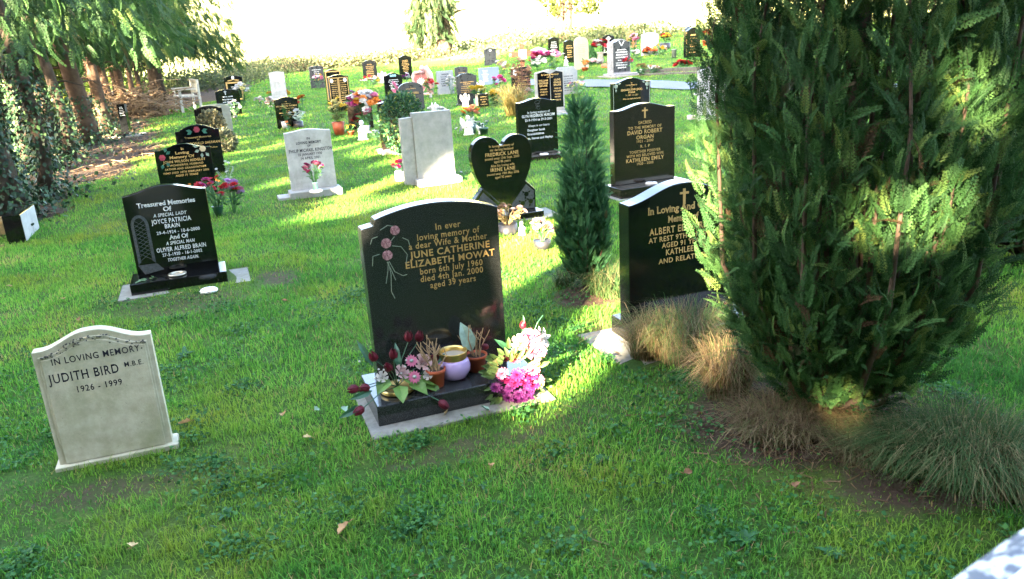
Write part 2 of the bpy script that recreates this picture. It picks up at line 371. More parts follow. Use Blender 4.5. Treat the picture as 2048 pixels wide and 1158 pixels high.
sunpatch(660, 300, 760, 270, 5, .14); sunpatch(700, 290, 735, 250, 3, .22); sunpatch(735, 262, 735, 258, 2, .36, .35); sunpatch(775, 310, 795, 290, 3, .25, .2)
sunpatch(840, 370, 875, 370, 3, .22, .25); sunpatch(865, 365, 870, 360, 2, .2, .1); sunpatch(815, 375, 820, 370, 2, .2, .12)
sunpatch(1360, 275, 1375, 268, 2, .12); sunpatch(1440, 720, 1450, 700, 2, .05, .1); sunpatch(1290, 680, 1300, 650, 2, .07, .25)
sunpatch(480, 200, 500, 190, 3, .5, .4); sunpatch(470, 222, 520, 205, 3, .3); sunpatch(555, 195, 565, 190, 2, .5, .5); sunpatch(560, 190, 640, 175, 4, .3); sunpatch(690, 180, 720, 172, 3, .35, .1); sunpatch(745, 165, 760, 160, 2, .3, .2)
sunpatch(1040, 225, 1030, 200, 3, .25, .15); sunpatch(950, 235, 935, 215, 2, .2); sunpatch(430, 262, 440, 258, 2, .25, .4); sunpatch(365, 320, 400, 315, 2, .12, .5)
sunpatch(1050, 745, 1060, 740, 2, .09, .25); sunpatch(1065, 690, 1068, 688, 1, .07, .4); sunpatch(1010, 370, 1015, 330, 3, .035, .3)
for zz, yy_, xx_ in ((1.42, 2.33, 1.36), (1.38, 2.34, 1.40), (1.0, 2.4, 1.12), (1.04, 2.38, 1.36), (1.0, 2.38, 1.30), (.20, 2.72, 1.2)): HOLES.append((Vector((xx_, yy_, zz)), .04 if zz > .5 else .02))
for zz in np.arange(.45, 1.25, .08): HOLES.append((Vector((.78-.06*abs(zz-.8), 3.1, zz)), .06))
hp = np.array([h[0][:] for h in HOLES]); hr = np.array([h[1] for h in HOLES]); S_ = np.array(SUN[:])
N = 150000
Q = np.stack([rng.uniform(-50, 13, N), rng.uniform(-18, -11, N), np.where(rng.random(N) < .12, rng.uniform(.1, 2.5, N), rng.uniform(1.5, 26.3, N))], 1)
tree_x = np.arange(-47, 13, 6.0); ti = np.argmin(np.abs(Q[:, 0:1]-tree_x[None]+rng.normal(0, .8, (N, 1))), 1)
top = 25.4+1.2*np.sin(tree_x*1.3)
keep = Q[:, 2] < top[ti]-.22*np.abs(Q[:, 0]-tree_x[ti])**1.5
for p, r in zip(hp, hr):
    w = Q-p; k = w@S_; dist = np.linalg.norm(w-k[:, None]*S_, axis=1); keep &= ~((dist < r+.20) & (k > 0))
t = (Q[:, 2]-1.8)/S_[2]; PX = Q-S_*t[:, None]
left = (PX[:, 0] < -6.0-.12*(PX[:, 1]-10)) & (PX[:, 1] > 6) & (PX[:, 1] < 34)
keep &= ~(left & (rng.random(N) < .80))
far = (PX[:, 1] > 19) & (PX[:, 1] < 60) & ~left; keep &= ~(far & (rng.random(N) < .07))
Q = Q[keep]; ti = ti[keep]
N2 = 60000; hi = rng.integers(0, len(hp), N2); yy2 = rng.uniform(-18, -11, N2); k2 = (yy2-hp[hi, 1])/S_[1]
e1 = np.cross(S_, [0, 0, 1.]); e1 /= np.linalg.norm(e1); e2 = np.cross(S_, e1); a2 = rng.uniform(0, 6.283, N2); r2 = hr[hi]+.07+.42*rng.random(N2)**.8
Q2 = hp[hi]+S_*k2[:, None]+(e1*np.cos(a2)[:, None]+e2*np.sin(a2)[:, None])*r2[:, None]; ok2 = Q2[:, 2] > .1
for p, r in zip(hp, hr):
    w = Q2-p; k = w@S_; ok2 &= np.linalg.norm(w-k[:, None]*S_, axis=1) > r+.065
Q2 = Q2[ok2]; ti2 = np.argmin(np.abs(Q2[:, 0:1]-tree_x[None]), 1)
# leaf clumps added to the crowns to hold the sun off these stone faces
PL = [(-2.3, 8.84, .5, .22), (-2.3, 8.84, .68, .22), (-2.02, 8.94, .5, .22), (-2.02, 8.94, .68, .22), (-.57, 3.42, .3, .17), (-.55, 3.43, .55, .17), (-.35, 3.5, .45, .2), (-.35, 3.5, .65, .2), (-3.7, 9.2, .4, .2), (-.05, 7.05, .45, .18)]
Q3 = []
for x_, y_, z_, r_ in PL:
    n3 = 420; yy3 = rng.uniform(-18, -11, n3); k3 = (yy3-y_)/S_[1]; a3 = rng.uniform(0, 6.283, n3); d3 = r_*np.sqrt(rng.random(n3))
    Q3.append(np.array([x_, y_, z_])+S_*k3[:, None]+(e1*np.cos(a3)[:, None]+e2*np.sin(a3)[:, None])*d3[:, None])
Q3 = np.concatenate(Q3); Q3 = Q3[Q3[:, 2] > .1]; Q2 = np.concatenate([Q2, Q3]); ti2 = np.argmin(np.abs(Q2[:, 0:1]-tree_x[None]), 1)
QS = np.concatenate([rng.uniform(.38, .54, len(Q)), rng.uniform(.12, .20, len(Q2))]); Q = np.concatenate([Q, Q2]); ti = np.concatenate([ti, ti2])
dv = np.array([[0, 0, -.5], [-.5, 0, -.05], [0, 0, .5], [.5, 0, -.05]]); df = np.array([[0, 1, 2, 3]], np.int32)
for k, tx in enumerate(tree_x):
    s = Q[ti == k]; sz_ = QS[ti == k]
    tr = thing('yew_tree', (tx, -14.5, float(terr(tx, -14.5))), 'tall dark yew of the row standing behind the viewpoint', 'tree', group='yew trees in the row behind the viewpoint')
    mb = MB(); mb.smooth = True; mb.tube([(0, 0, 0), (.1, .1, 4), (0, -.1, 10), (0, 0, 17)], [.45, .36, .25, .06], 8); mb.build('trunk', BARK, tr)
    Vv, Ff = scatter(dv, df, s-np.array([tx, -14.5, 0])-rand_unit(len(s))*.03, rand_unit(len(s))+np.array([0, 0, -.4]), rand_unit(len(s)), sz_)
    nmesh('crown', Vv, Ff, YEW, tr, np.repeat(rng.random(len(s)), 4))

# ------------------------------------------------------------------ conifers along the left border
IVY = leafy('ivy_leaves', [(0, (.008, .022, .009)), (.6, (.016, .05, .02)), (1, (.045, .09, .03))], .15, .5, spec=.25)
LEY = leafy('cypress_sprays', [(0, (.013, .04, .012)), (.5, (.03, .08, .02)), (.85, (.075, .13, .028)), (.93, (.13, .14, .035)), (1, (.10, .06, .035))], .5, .6)
HEDGE = leafy('hedge_leaves', [(0, (.06, .13, .012)), (.6, (.14, .22, .03)), (1, (.3, .3, .06))], .5, .5)
TWIG = plain('dry_twigs', (.20, .14, .085), .9, 0, .2, .4, 12)
fr_c = frond(8, 2, .30, .055, .35)
leaf4 = (np.array([[0, 0, 0], [-.42, .06, .4], [0, 0, 1.], [.42, .06, .4]]), np.array([[0, 1, 2, 3]], np.int32))
trunks = [ # photo x, y of the foot; girth; ivy; lean; label
 (18, 440, .34, .9, 'thick ivy covered conifer trunk at the left border, nearest the viewer'),
 (92, 400, .15, .6, 'thin curved pale stem rising beside the nearest ivy covered trunk'),
 (70, 345, .26, .9, 'dark conifer trunk behind the thin curved stem, deep in ivy'),
 (140, 320, .17, .35, 'slender pale leaning stem with ivy only at its foot'),
 (112, 300, .24, 1.0, 'conifer trunk hung with ivy to above head height, left of the bare brown trunk'),
 (182, 288, .34, .2, 'stout bare brown conifer trunk nearest the narrow black tablet, on its left'),
 (166, 262, .26, .8, 'ivy dark trunk just behind the stout bare brown trunk'),
 (214, 262, .26, .15, 'reddish bare conifer trunk directly behind the narrow black tablet'),
 (196, 236, .20, .1, 'thin reddish trunk in the sunlit cluster, leftmost of the cluster'),
 (226, 232, .22, 0, 'thin reddish trunk in the middle of the sunlit cluster'),
 (250, 224, .24, 0, 'reddish trunk on the right of the sunlit cluster beside the brush pile'),
 (318, 196, .50, 0, 'grey trunk standing behind the wooden bench'),
 (55, 262, .22, .4, 'dark trunk far back at the left edge against yellow lit leaves'),
 (238, 196, .3, 0, 'trunk far back behind the brush pile'),
 (30, 318, .20, .5, 'crooked dark stem between the two nearest ivy covered trunks'), (88, 275, .18, .3, 'straight dark stem a little behind the thin curved stem'), (104, 238, .22, .1, 'brown trunk in the shade behind the ivy hung trunk'),
 (152, 250, .17, .2, 'thin brown stem left of the stout bare brown trunk'), (172, 226, .18, 0, 'thin shaded trunk behind the stout bare brown trunk'), (210, 212, .16, 0, 'very thin trunk behind the sunlit cluster'), (268, 210, .17, 0, 'thin trunk rising out of the brush pile'), (284, 205, .15, 0, 'thin leaning stem between the brush pile and the bench')]
TR = []
for i, (px, py, g, ivy, lab) in enumerate(trunks):
    b = at(px, py); TR.append(b); h = 9.5
    t_ = thing('conifer_tree', b, lab, 'tree', group='conifers along the left border')
    mb = MB(); mb.smooth = True; lx, ly = random.uniform(-.12, .12), random.uniform(-.1, .1)
    cur = .35 if i in (1, 3) else .06
    pts = [(0, 0, -.05), (lx*.3+cur*.3, ly*.2, .6), (lx+cur*.2, ly, 1.5), (lx*2-cur*.3, ly*1.5, 3), (lx*2.5, ly*2, 6), (lx*3, ly*2, h)]
    mb.tube(pts, [g*.68, g*.52, g*.48, g*.42, g*.28, .03], 10)
    if i > 3:
        for k in range(7):
            z = random.uniform(1.0, 3.5); a = random.uniform(0, 6.3); mb.tube([(lx, ly, z), (lx+.5*math.cos(a), ly+.5*math.sin(a), z+.05), (lx+1.0*math.cos(a), ly+1.0*math.sin(a), z-.15)], [.025, .017, .006], 5)
    mb.build('trunk', BARKR if i in (5, 7, 8, 9, 10, 16, 17, 19, 20) else BARK, t_)
    if ivy > 0:
        n_ = int(2500*ivy*max(g, .2)/.3); zz = rng.uniform(0, 1, n_)**1.3*(.5+2.2*ivy); aa = rng.uniform(0, 6.283, n_)
        cx = np.interp(zz, [p[2] for p in pts], [p[0] for p in pts]); cy = np.interp(zz, [p[2] for p in pts], [p[1] for p in pts])
        rr = g*.50+rng.uniform(.0, .07, n_)+.35*np.exp(-zz*4)*rng.random(n_)
        pos = np.stack([cx+rr*np.cos(aa), cy+rr*np.sin(aa), zz], 1); ax = np.stack([np.cos(aa)*.5, np.sin(aa)*.5, -1+0*aa], 1)+rng.normal(0, .4, (n_, 3))
        Vv, Ff = scatter(*leaf4, pos, ax, rand_unit(n_)+np.stack([-np.sin(aa), np.cos(aa), 0*aa], 1)*1.5, rng.uniform(.035, .07, n_))
        nmesh('ivy', Vv, Ff, IVY, t_, np.repeat(rng.random(n_), 4))
    # crown: boughs that arch out and hang
    nb = {11: 4200, 10: 1500, 13: 1500}.get(i, 1300 if i < 5 or 14 <= i < 18 else 900); rmax = 3.4 if i == 11 else 2.2
    aa = rng.uniform(0, 6.283, nb); rr = rmax*np.sqrt(rng.uniform(.05, 1, nb))
    zl = (1.25 if i == 11 else 1.75 if 6 < i < 14 else 1.9)+.35*np.sin(aa*3+i)+.30*(rmax-rr)
    zz = zl+rng.exponential(1.0, nb); zz = np.minimum(zz, h-1.2*rr)
    pos = np.stack([lx+rr*np.cos(aa), ly+rr*np.sin(aa), zz], 1); ax = np.stack([np.cos(aa)*.45, np.sin(aa)*.45, -.9+0*aa], 1)+rng.normal(0, .22, (nb, 3))
    Vv, Ff = scatter(*fr_c, pos, ax, rand_unit(nb), rng.uniform(.28, .6, nb)*(.5 if i < 5 or 14 <= i < 18 else .8))
    nmesh('crown', Vv, Ff, LEY, t_, np.repeat(np.clip(rng.beta(2, 2.4, nb)+.15*np.sin(aa*2), 0, 1), len(fr_c[0])))
# lit shrubs seen between the trunks
for px, py, r, h, lab in ((45, 275, 1.1, 2.1, 'yellow green shrub glowing in the sun between the leftmost trunks'), (130, 205, 1.3, 2.2, 'sunlit shrub behind the ivy covered trunks'), (275, 188, 1.2, 1.9, 'golden leaved shrub behind the brush pile')):
    b = at(px, py); t_ = thing('shrub', b, lab, 'shrub'); n_ = 3800
    u = rand_unit(n_); rad = r*rng.uniform(.55, 1.05, n_)**.6; pos = u*rad[:, None]; pos[:, 2] = h*.5+u[:, 2]*h*.5*rng.uniform(.7, 1, n_)
    Vv, Ff = scatter(*leaf4, pos, u*.6+rand_unit(n_), rand_unit(n_), rng.uniform(.07, .13, n_)); nmesh('foliage', Vv, Ff, HEDGE, t_, np.repeat(rng.random(n_), 4))
    mb = MB(); 
    for k in range(6): a = k*1.05; mb.tube([(0, 0, 0), (.3*math.cos(a), .3*math.sin(a), h*.4), (.6*math.cos(a), .6*math.sin(a), h*.8)], [.03, .02, .008], 5)
    mb.build('stems', BARK, t_)
# brush pile
b = at(262, 236); t_ = thing('brush_pile', b, 'heap of cut dry branches and brown leaves beside the bench', 'brush pile')
mb = MB()
for k in range(150):
    a = random.uniform(-.7, .9)+random.choice((0, 3.14)); L = random.uniform(.5, 1.7); x, y, z = random.gauss(0, .55), random.gauss(.2, .5), abs(random.gauss(.1, .32))
    dx, dy, dz = math.cos(a)*L*.5, math.sin(a)*L*.3, random.uniform(-.15, .35)*L
    r = random.choice((.008, .01, .014, .022)); mb.tube([(x-dx, y-dy, max(.02, z-dz)), (x+random.gauss(0, .05), y, z+.06), (x+dx, y+dy, max(.03, z+dz))], [r, r*.9, r*.5], 5)
mb.build('branches', TWIG, t_)
n_ = 900; pos = np.stack([rng.normal(0, .6, n_), rng.normal(.2, .5, n_), np.abs(rng.normal(.05, .35, n_))], 1)
Vv, Ff = scatter(*leaf4, pos, rand_unit(n_), rand_unit(n_), rng.uniform(.06, .13, n_))
DRYL = leafy('dry_leaves', [(0, (.05, .026, .012)), (.6, (.12, .07, .032)), (1, (.22, .15, .08))], .35, .7)
nmesh('dead_leaves', Vv, Ff, DRYL, t_, np.repeat(rng.random(n_), 4))
# litter of twigs and needles on the bare bed
mb = MB()
for k in range(900):
    y = random.uniform(3.5, 26); x = float(np.interp(y, BED_Y, BED_X))-random.uniform(.0, 3.2)**1.2; a = random.uniform(0, 6.3); L = random.uniform(.06, .5); z = float(terr(x, y))+.005
    r = random.uniform(.002, .006); mb.tube([(x, y, z), (x+math.cos(a)*L*.5, y+math.sin(a)*L*.5, z+random.uniform(.0, .1)*L+.01), (x+math.cos(a+.3)*L, y+math.sin(a+.3)*L, z+random.uniform(0, .2)*L)], [r, r, r*.5], 4)
tag(mb.build('twig_litter', TWIG), 'fallen twigs strewn over the soil under the conifers', 'twigs', kind='stuff')
n_ = 5000; y = rng.uniform(3, 26, n_); x = np.interp(y, BED_Y, BED_X)+.3-rng.exponential(1.3, n_); pos = np.stack([x, y, terr(x, y)+.008], 1)
Vv, Ff = scatter(*leaf4, pos, np.concatenate([rng.normal(size=(n_, 2)), rng.normal(0, .25, (n_, 1))], 1), np.concatenate([rng.normal(size=(n_, 2)), rng.normal(0, .3, (n_, 1))], 1), rng.uniform(.02, .06, n_))
tag(nmesh('leaf_litter', Vv, Ff, DRYL, v=np.repeat(rng.random(n_), 4)*.8), 'brown leaf litter under the conifers', 'leaf litter', kind='stuff')
# ivy creeping over the ground between the trunks
n_ = 3600; k_ = rng.integers(0, 8, n_); base = np.array([p[:] for p in TR])[k_]; pos = base+np.stack([rng.normal(0, .38, n_)-.12, rng.normal(0, .55, n_), 0*k_], 1); pos[:, 2] = terr(pos[:, 0], pos[:, 1])+np.abs(rng.normal(.03, .14, n_))
Vv, Ff = scatter(*leaf4, pos, rand_unit(n_)*.8+np.array([.3, -.6, -.2]), rand_unit(n_), rng.uniform(.04, .075, n_))
tag(nmesh('ground_ivy', Vv, Ff, IVY, v=np.repeat(rng.random(n_), 4)), 'dark ivy spreading over the ground at the foot of the trunks', 'ivy', kind='stuff')

# ------------------------------------------------------------------ rough scrub at the edge of the graveyard
SCRUB = leafy('scrub_leaves', [(0, (.045, .05, .025)), (.4, (.06, .09, .03)), (.75, (.11, .105, .05)), (1, (.13, .085, .055))], .35, .7)
def scrub(name, pts, n, hh, wd, lab, sz=(.08, .16), vr=(0, 1)):
    pts = np.array([(at(*p).x, at(*p).y) for p in pts]); t = rng.uniform(0, len(pts)-1.001, n); i = t.astype(int); f = (t-i)[:, None]
    q = pts[i]*(1-f)+pts[i+1]*f+rng.normal(0, wd, (n, 2)); hmod = hh*(.55+.45*np.sin(t*5.1)*np.sin(t*11.3+1)+.25*rng.random(n))
    z = terr(q[:, 0], q[:, 1])+np.abs(hmod)*rng.random(n)**.8; pos = np.stack([q[:, 0], q[:, 1], z], 1)
    Vv, Ff = scatter(*leaf4, pos, rand_unit(n)+np.array([0, 0, .5]), rand_unit(n), rng.uniform(*sz, n))
    tag(nmesh(name, Vv, Ff, SCRUB, v=np.repeat(rng.uniform(*vr, n), 4)), lab, 'scrub', kind='stuff')
scrub('bramble_scrub', [(330, 188), (400, 180), (470, 168), (530, 155)], 9000, 1.0, .8, 'dark bramble scrub under the hanging boughs behind the bench', (.07, .13), (0, .6))
scrub('hedge_scrub', [(490, 150), (560, 146), (620, 138), (700, 133), (800, 123), (860, 114)], 11000, .95, 1.0, 'low tangle of scrub and bramble along the far edge of the lawn', (.1, .2))
scrub('meadow_weeds', [(930, 100), (1000, 92), (1100, 84), (1200, 80), (1290, 76)], 6000, .8, 2.2, 'tall weeds growing along the foot of the sunlit meadow', (.12, .24), (.1, .7))

# ------------------------------------------------------------------ far trees
def far_tree(px, py, trunk_r, h, crown, n, lab, name, fr_, mat, sc, down):
    b = at(px, py); t_ = thing(name, b, lab, 'tree'); mb = MB(); mb.smooth = True
    for s in range(2 if name == 'broad_tree' else 1):
        dx = (s-.5)*trunk_r*1.1 if name == 'broad_tree' else 0
        mb.tube([(dx, 0, -.2), (dx*1.05, 0, .8), (dx*1.2+.1, .1, 2.2), (dx*3, .2, 4.5), (dx*5, .3, h)], [trunk_r*(1.25 if name != 'broad_tree' else .8), trunk_r*.85, trunk_r*.7, trunk_r*.5, .05], 10)
    for k in range(9): a = k*.7; z = 2.4+k*.6; mb.tube([(0, 0, z), (1.2*math.cos(a), 1.2*math.sin(a), z+.6), (2.2*math.cos(a), 2.2*math.sin(a), z+.7)], [.12, .08, .02], 6)
    mb.build('trunk', BARKR if name == 'broad_tree' else BARK, t_)
    (zl, zh, r, off) = crown; u = rand_unit(n); rad = r*rng.uniform(.25, 1, n)**.5; z = rng.uniform(zl, zh, n)**1.0
    prof = np.sqrt(np.clip(1-((z-(zl+zh)*.45)/((zh-zl)*.62))**2, .05, 1)); th = rng.uniform(0, 6.283, n)
    clump = .75+.35*np.sin(th*3+z*1.3)*np.sin(z*2.1+th); pos = np.stack([off+rad*prof*np.cos(th)*clump, rad*prof*np.sin(th)*clump, z], 1)
    ax = np.stack([np.cos(th)*.5, np.sin(th)*.5, (-1 if down else .3)+0*th], 1)+rng.normal(0, .3, (n, 3))
    Vv, Ff = scatter(*fr_, pos, ax, rand_unit(n), rng.uniform(*sc, n)); nmesh('crown', Vv, Ff, mat, t_, np.repeat(np.clip(rng.beta(2.2, 2, n), 0, .9), len(fr_[0])))
far_tree(890, 112, .62, 9, (1.1, 9.5, 2.3, -.75), 1500, 'weeping conifer with a pale trunk at the far edge of the lawn', 'weeping_conifer', fr_c, leafy('weeping_sprays', [(0, (.012, .034, .012)), (.6, (.028, .058, .022)), (1, (.065, .08, .028))], .4, .6), (.6, 1.2), True)
# mass of hanging greenery low on the left side of its trunk
far_tree(1128, 82, .36, 9, (1.45, 8.5, 2.7, .6), 5200, 'broadleaf tree with a forked reddish trunk at the foot of the meadow', 'broad_tree', leaf4, leafy('broad_leaves', [(0, (.02, .038, .008)), (.6, (.055, .075, .015)), (1, (.12, .12, .03))], .45, .5), (.14, .26), False)

# ------------------------------------------------------------------ the big cypress on the right, and its neighbours
CYP = leafy('cypress_foliage', [(0, (.05, .028, .014)), (.05, (.06, .032, .016)), (.07, (.015, .042, .014)), (.5, (.031, .087, .024)), (.8, (.056, .122, .034)), (1, (.10, .145, .034))], .3, .6, spec=.15)
CYP2 = leafy('small_cypress_foliage', [(0, (.08, .045, .02)), (.03, (.022, .072, .032)), (.6, (.042, .132, .054)), (1, (.075, .18, .07))], .25, .6, spec=.15)
fr_b = frond(9, 2, .36, .036, .40); fr_s = frond(8, 2, .28, .045, .25)
BARKD = plain('dark_bark', (.06, .042, .03), .95, 0, .15, .4, 14, .6, 40)
def cypress(name, base, Rr, H, leaders, per, fr_, sc, mat, lab, zmin, trunk_r, inward=.55, cat='tree', skirt=None, group=None, fill=.55, taper=.22, tip=.62):
    t_ = thing(name, base, lab, cat, group=group); mb = MB(); mb.smooth = True; P = []; A = []; SD = []; SC = []; VV = []
    mb.tube([(0, 0, -.05), (.01, .02, .5), (0, 0, H*.6)], [trunk_r*1.3, trunk_r, trunk_r*.5], 8)
    for k in range(leaders):
        a = 2.4*k+random.uniform(-.3, .3); rf = Rr*math.sqrt((k+.6)/leaders); h = H*random.uniform(.72, 1.0)*(1-taper*rf/Rr)
        o = Vector((math.cos(a), math.sin(a), 0)); z0 = zmin*random.uniform(.2, 1)
        pts = [o*trunk_r*.6+Vector((0, 0, zmin*.1)), o*rf*.50+Vector((0, 0, zmin+.02*H)), o*rf*.92+Vector((0, 0, zmin+.17*H)), o*rf*1.0+Vector((0, 0, h*.7)), o*rf*.75+Vector((0, 0, h))]
        mb.tube(pts, [trunk_r*.30, trunk_r*.24, trunk_r*.17, trunk_r*.10, .003], 6)
        n = int(per*(.5+.7*rf/Rr))
        for j in range(n):
            u = random.uniform(.14, 1)**.75; s = u*4; i = min(3, int(s)); f = s-i; c = pts[i].lerp(pts[i+1], f)
            dr = (pts[i+1]-pts[i]).normalized(); g = random.uniform(0, 6.283); lat = Vector((math.cos(g), math.sin(g), 0)); lat = (lat+o*inward).normalized()
            ax = (dr*.9+lat*random.uniform(.35, .95)+Vector((0, 0, .25))).normalized(); q = c+lat*random.uniform(0, .10)*Rr/.5
            if q.z < zmin*.8: continue
            P.append(q); A.append(ax); SD.append(Vector((random.gauss(0, 1), random.gauss(0, 1), random.gauss(0, 1)))+lat.cross(Vector((0, 0, 1)))*.6)
            rad = math.hypot(q.x, q.y)/Rr; SC.append(random.uniform(*sc)*(1 if u < .93 else .8))
            VV.append(random.uniform(0, .06) if random.random() < (.10 if rad < .6 else .006) else random.uniform(.08, 1)**1.2)
    mb.build('trunk', BARKD, t_)
    for j in range(int(leaders*per*fill)):      # the outer shell: upright plumes in vertical lobes with gaps between
        u = random.random(); z = zmin*.6+(H*.96-zmin*.6)*u; th = random.uniform(0, 6.283)
        prof = np.interp(z, [zmin*.5, zmin+.06*H, zmin+.20*H, H*.7, H], [.34, .70, .97, .62+.38*min(1, tip*1.6), tip]); lob = .86+.14*math.cos(9*th+1.5*math.sin(z*3+th*2))
        r_ = Rr*prof*lob*random.uniform(.72, 1.02); o = Vector((math.cos(th), math.sin(th), 0)); P.append(o*r_+Vector((0, 0, z)))
        A.append(o*random.uniform(.15, .9)+Vector((random.gauss(0, .4), random.gauss(0, .4), random.uniform(.45, 1.1)))); SD.append(Vector((random.gauss(0, 1), random.gauss(0, 1), random.gauss(0, 1)))); SC.append(random.uniform(*sc)*1.05)
        VV.append(random.uniform(0, .06) if random.random() < .004 else random.uniform(.08, 1)**1.2)
    P, A, SD = [np.array([v[:] for v in x]) for x in (P, A, SD)]
    Vv, Ff = scatter(*fr_, P, A, SD, np.array(SC)); nmesh('foliage', Vv, Ff, mat, t_, np.repeat(np.array(VV), len(fr_[0])))
    return t_
BT = at(1640, 850); BT.y += .12; BT.x += .10
cypress('cypress_tree', BT, .545, 2.9, 38, 200, fr_b, (.065, .125), CYP, 'big feathery green cypress on the right, brown inside, rising out of the frame', .12, .055, fill=.95)
B2 = at(2040, 560); B2.x += .35; B2.y += .5
cypress('cypress_tree', B2, .70, 3.1, 30, 80, fr_s, (.18, .30), CYP, 'dark cypress behind the big feathery one, at the right edge', .06, .06)
MC = at(1172, 566); 
cypress('dwarf_cypress', MC, .16, 1.16, 20, 130, fr_s, (.05, .095), CYP2, 'small dark green columnar cypress between the heart stone and the black stone with gold lettering', .05, .022, .5, taper=.50, tip=.18)
# a dark shrub whose tips hang in from behind the big cypress at the top
# ------------------------------------------------------------------ headstones
def sm(t): t = max(0, min(1, t)); return t*t*(3-2*t)
def outline(prof, w, z0, h, c):
    P = [(0, z0)]; n = 24
    def curve(f): return [(w*i/n, h+c*f(i/n)) for i in range(n+1)]
    if prof == 'ogee': T = curve(lambda t: sm((min(t, 1-t)-.06)/.40))
    elif prof == 'serp': T = curve(lambda t: sm((min(t, 1-t)+.02)/.5))
    elif prof == 'arc': T = curve(lambda t: 1-(2*t-1)**2)
    elif prof == 'arcsh': T = [(0, h), (w*.09, h+c*.12)]+[(w*(.10+.90*i/n), h+c*(.28+.72*(1-(2*(.10+.90*i/n)-1.04)**2/.92))) for i in range(n+1)]
    elif prof == 'bell': T = [(0, h), (w*.10, h+.004)]+[(w*(.12+.76*i/n), h+c*(.25+.75*math.sin(math.pi*i/n)**.7)) for i in range(n+1)]+[(w*.90, h+.004), (w, h)]
    elif prof == 'shoulder': T = [(0, h), (w*.10, h), (w*.13, h+c*.28)]+[(w*(.16+.68*i/n), h+c*(.32+.68*math.sin(math.pi*i/n)**.8)) for i in range(n+1)]+[(w*.87, h+c*.28), (w*.90, h), (w, h)]
    elif prof == 'gothic': T = [(w*.5-w*.5*math.cos(math.pi*i/n), h+c*math.sin(math.pi*i/n)**.8) for i in range(n+1)]
    elif prof == 'peak': T = [(0, h), (w*.04, h+c*.12), (w*.5, h+c), (w*.96, h+c*.12), (w, h)]
    elif prof == 'clip': T = [(0, h-.10), (w*.16, h), (w*.84, h), (w, h-.10)]
    elif prof == 'round': r = .09; T = [(r-r*math.cos(a), h-r+r*math.sin(a)) for a in np.linspace(0, 1.57, 7)]+[(w*.5, h+c)]+[(w-r+r*math.sin(a), h-r+r*math.cos(a)) for a in np.linspace(0, 1.57, 7)]
    else: T = [(0, h), (w, h)]
    return P+[(float(a), float(b)) for a, b in T]+[(w, z0)]
TXT = {}
def glyphs(s, bold=0.0, shear=0.0, font_space=1.0):
    k = (s, bold, shear, font_space)
    if k in TXT: return TXT[k]
    cu = bpy.data.curves.new('lettering', 'FONT'); cu.body = s; cu.offset = bold; cu.shear = shear; cu.space_character = font_space; cu.resolution_u = 3
    o = bpy.data.objects.new('lettering', cu); me = o.to_mesh()
    v = [(q.co.x, q.co.y) for q in me.vertices]; f = [tuple(p.vertices) for p in me.polygons]; o.to_mesh_clear()
    bpy.data.objects.remove(o); bpy.data.curves.remove(cu); TXT[k] = (v, f); return v, f
def serifs(v, f, kind):
    """feet on the flat ends of the strokes: slabs for roman capitals, lozenges for black letter"""
    e = {}
    for p in f:
        for a, b in zip(p, p[1:]+p[:1]): e[(a, b)] = 1
    v = list(v); f = list(f); flat = []
    for (a, b) in e:
        if (b, a) not in e and abs(v[a][1]-v[b][1]) < .004 and .02 < abs(v[a][0]-v[b][0]) < .16: flat.append((round(v[a][1], 2), min(v[a][0], v[b][0]), max(v[a][0], v[b][0])))
    skip = set()
    for y, lo, hi in flat:        # the middle point of an M or W carries no foot
        L = [lo-q[2] for q in flat if q[0] == y and q[2] < lo]; G = [q[1]-hi for q in flat if q[0] == y and q[1] > hi]
        if L and G and min(L) < .3 and abs(min(L)-min(G)) < .06: skip.add((y, lo))
    for (a, b) in list(e):
        if (b, a) in e: continue
        (x0, y0), (x1, y1) = v[a], v[b]
        if abs(y0-y1) > .004 or not .02 < abs(x1-x0) < .16: continue
        lo, hi = min(x0, x1), max(x0, x1)
        if (round(y0, 2), lo) in skip: continue
        sg = 1 if y0 < .33 else -1; k = len(v)
        if kind == 's': v += [(lo-.034, y0), (hi+.034, y0), (hi+.034, y0+sg*.03), (lo-.034, y0+sg*.03)]
        else: c = (lo+hi)/2; q = (hi-lo)*.95; v += [(c-q, y0+sg*.03), (c+.01, y0-sg*.05), (c+q, y0+sg*.03), (c-.01, y0+sg*.11)]
        f.append((k, k+1, k+2, k+3))
    return v, f
def letter(mb, s, cx, zb, cap, width=None, bold=.012, shear=0.0, space=1.06, y=-.0016, align='c', foot=None):
    v, f = glyphs(s, bold, shear, space)
    if not v: return
    if foot: v, f = serifs(v, f, foot)
    x0 = min(a for a, b in v); x1 = max(a for a, b in v); sy = cap/.70; sx = sy if width is None else width/(x1-x0)
    off = (x0+x1)/2 if align == 'c' else x0
    mb.add([(cx+(a-off)*sx, y, zb+b*sy) for a, b in v], f)
def dashes(mb, cx, zt, zb, w, n, y=-.0016, taper=.25):
    """far inscriptions: rows of word-length strokes, too small in the photograph to read"""
    dz = (zt-zb)/n
    for i in range(n):
        lw = w*random.uniform(1-taper*2, 1); x = cx-lw/2; hh = dz*random.choice((.38, .45, .6)); z = zt-dz*(i+.8)
        while x < cx+lw/2:
            k = random.uniform(.02, .07); e = min(x+k, cx+lw/2); q = x
            while q < e:
                g = random.uniform(.006, .011); mb.prism([(q, z), (q, z+hh*random.uniform(.8, 1)), (q+g, z+hh*random.uniform(.8, 1)), (q+g, z)], y, y+.001); q += g+.0035
            x = e+.014
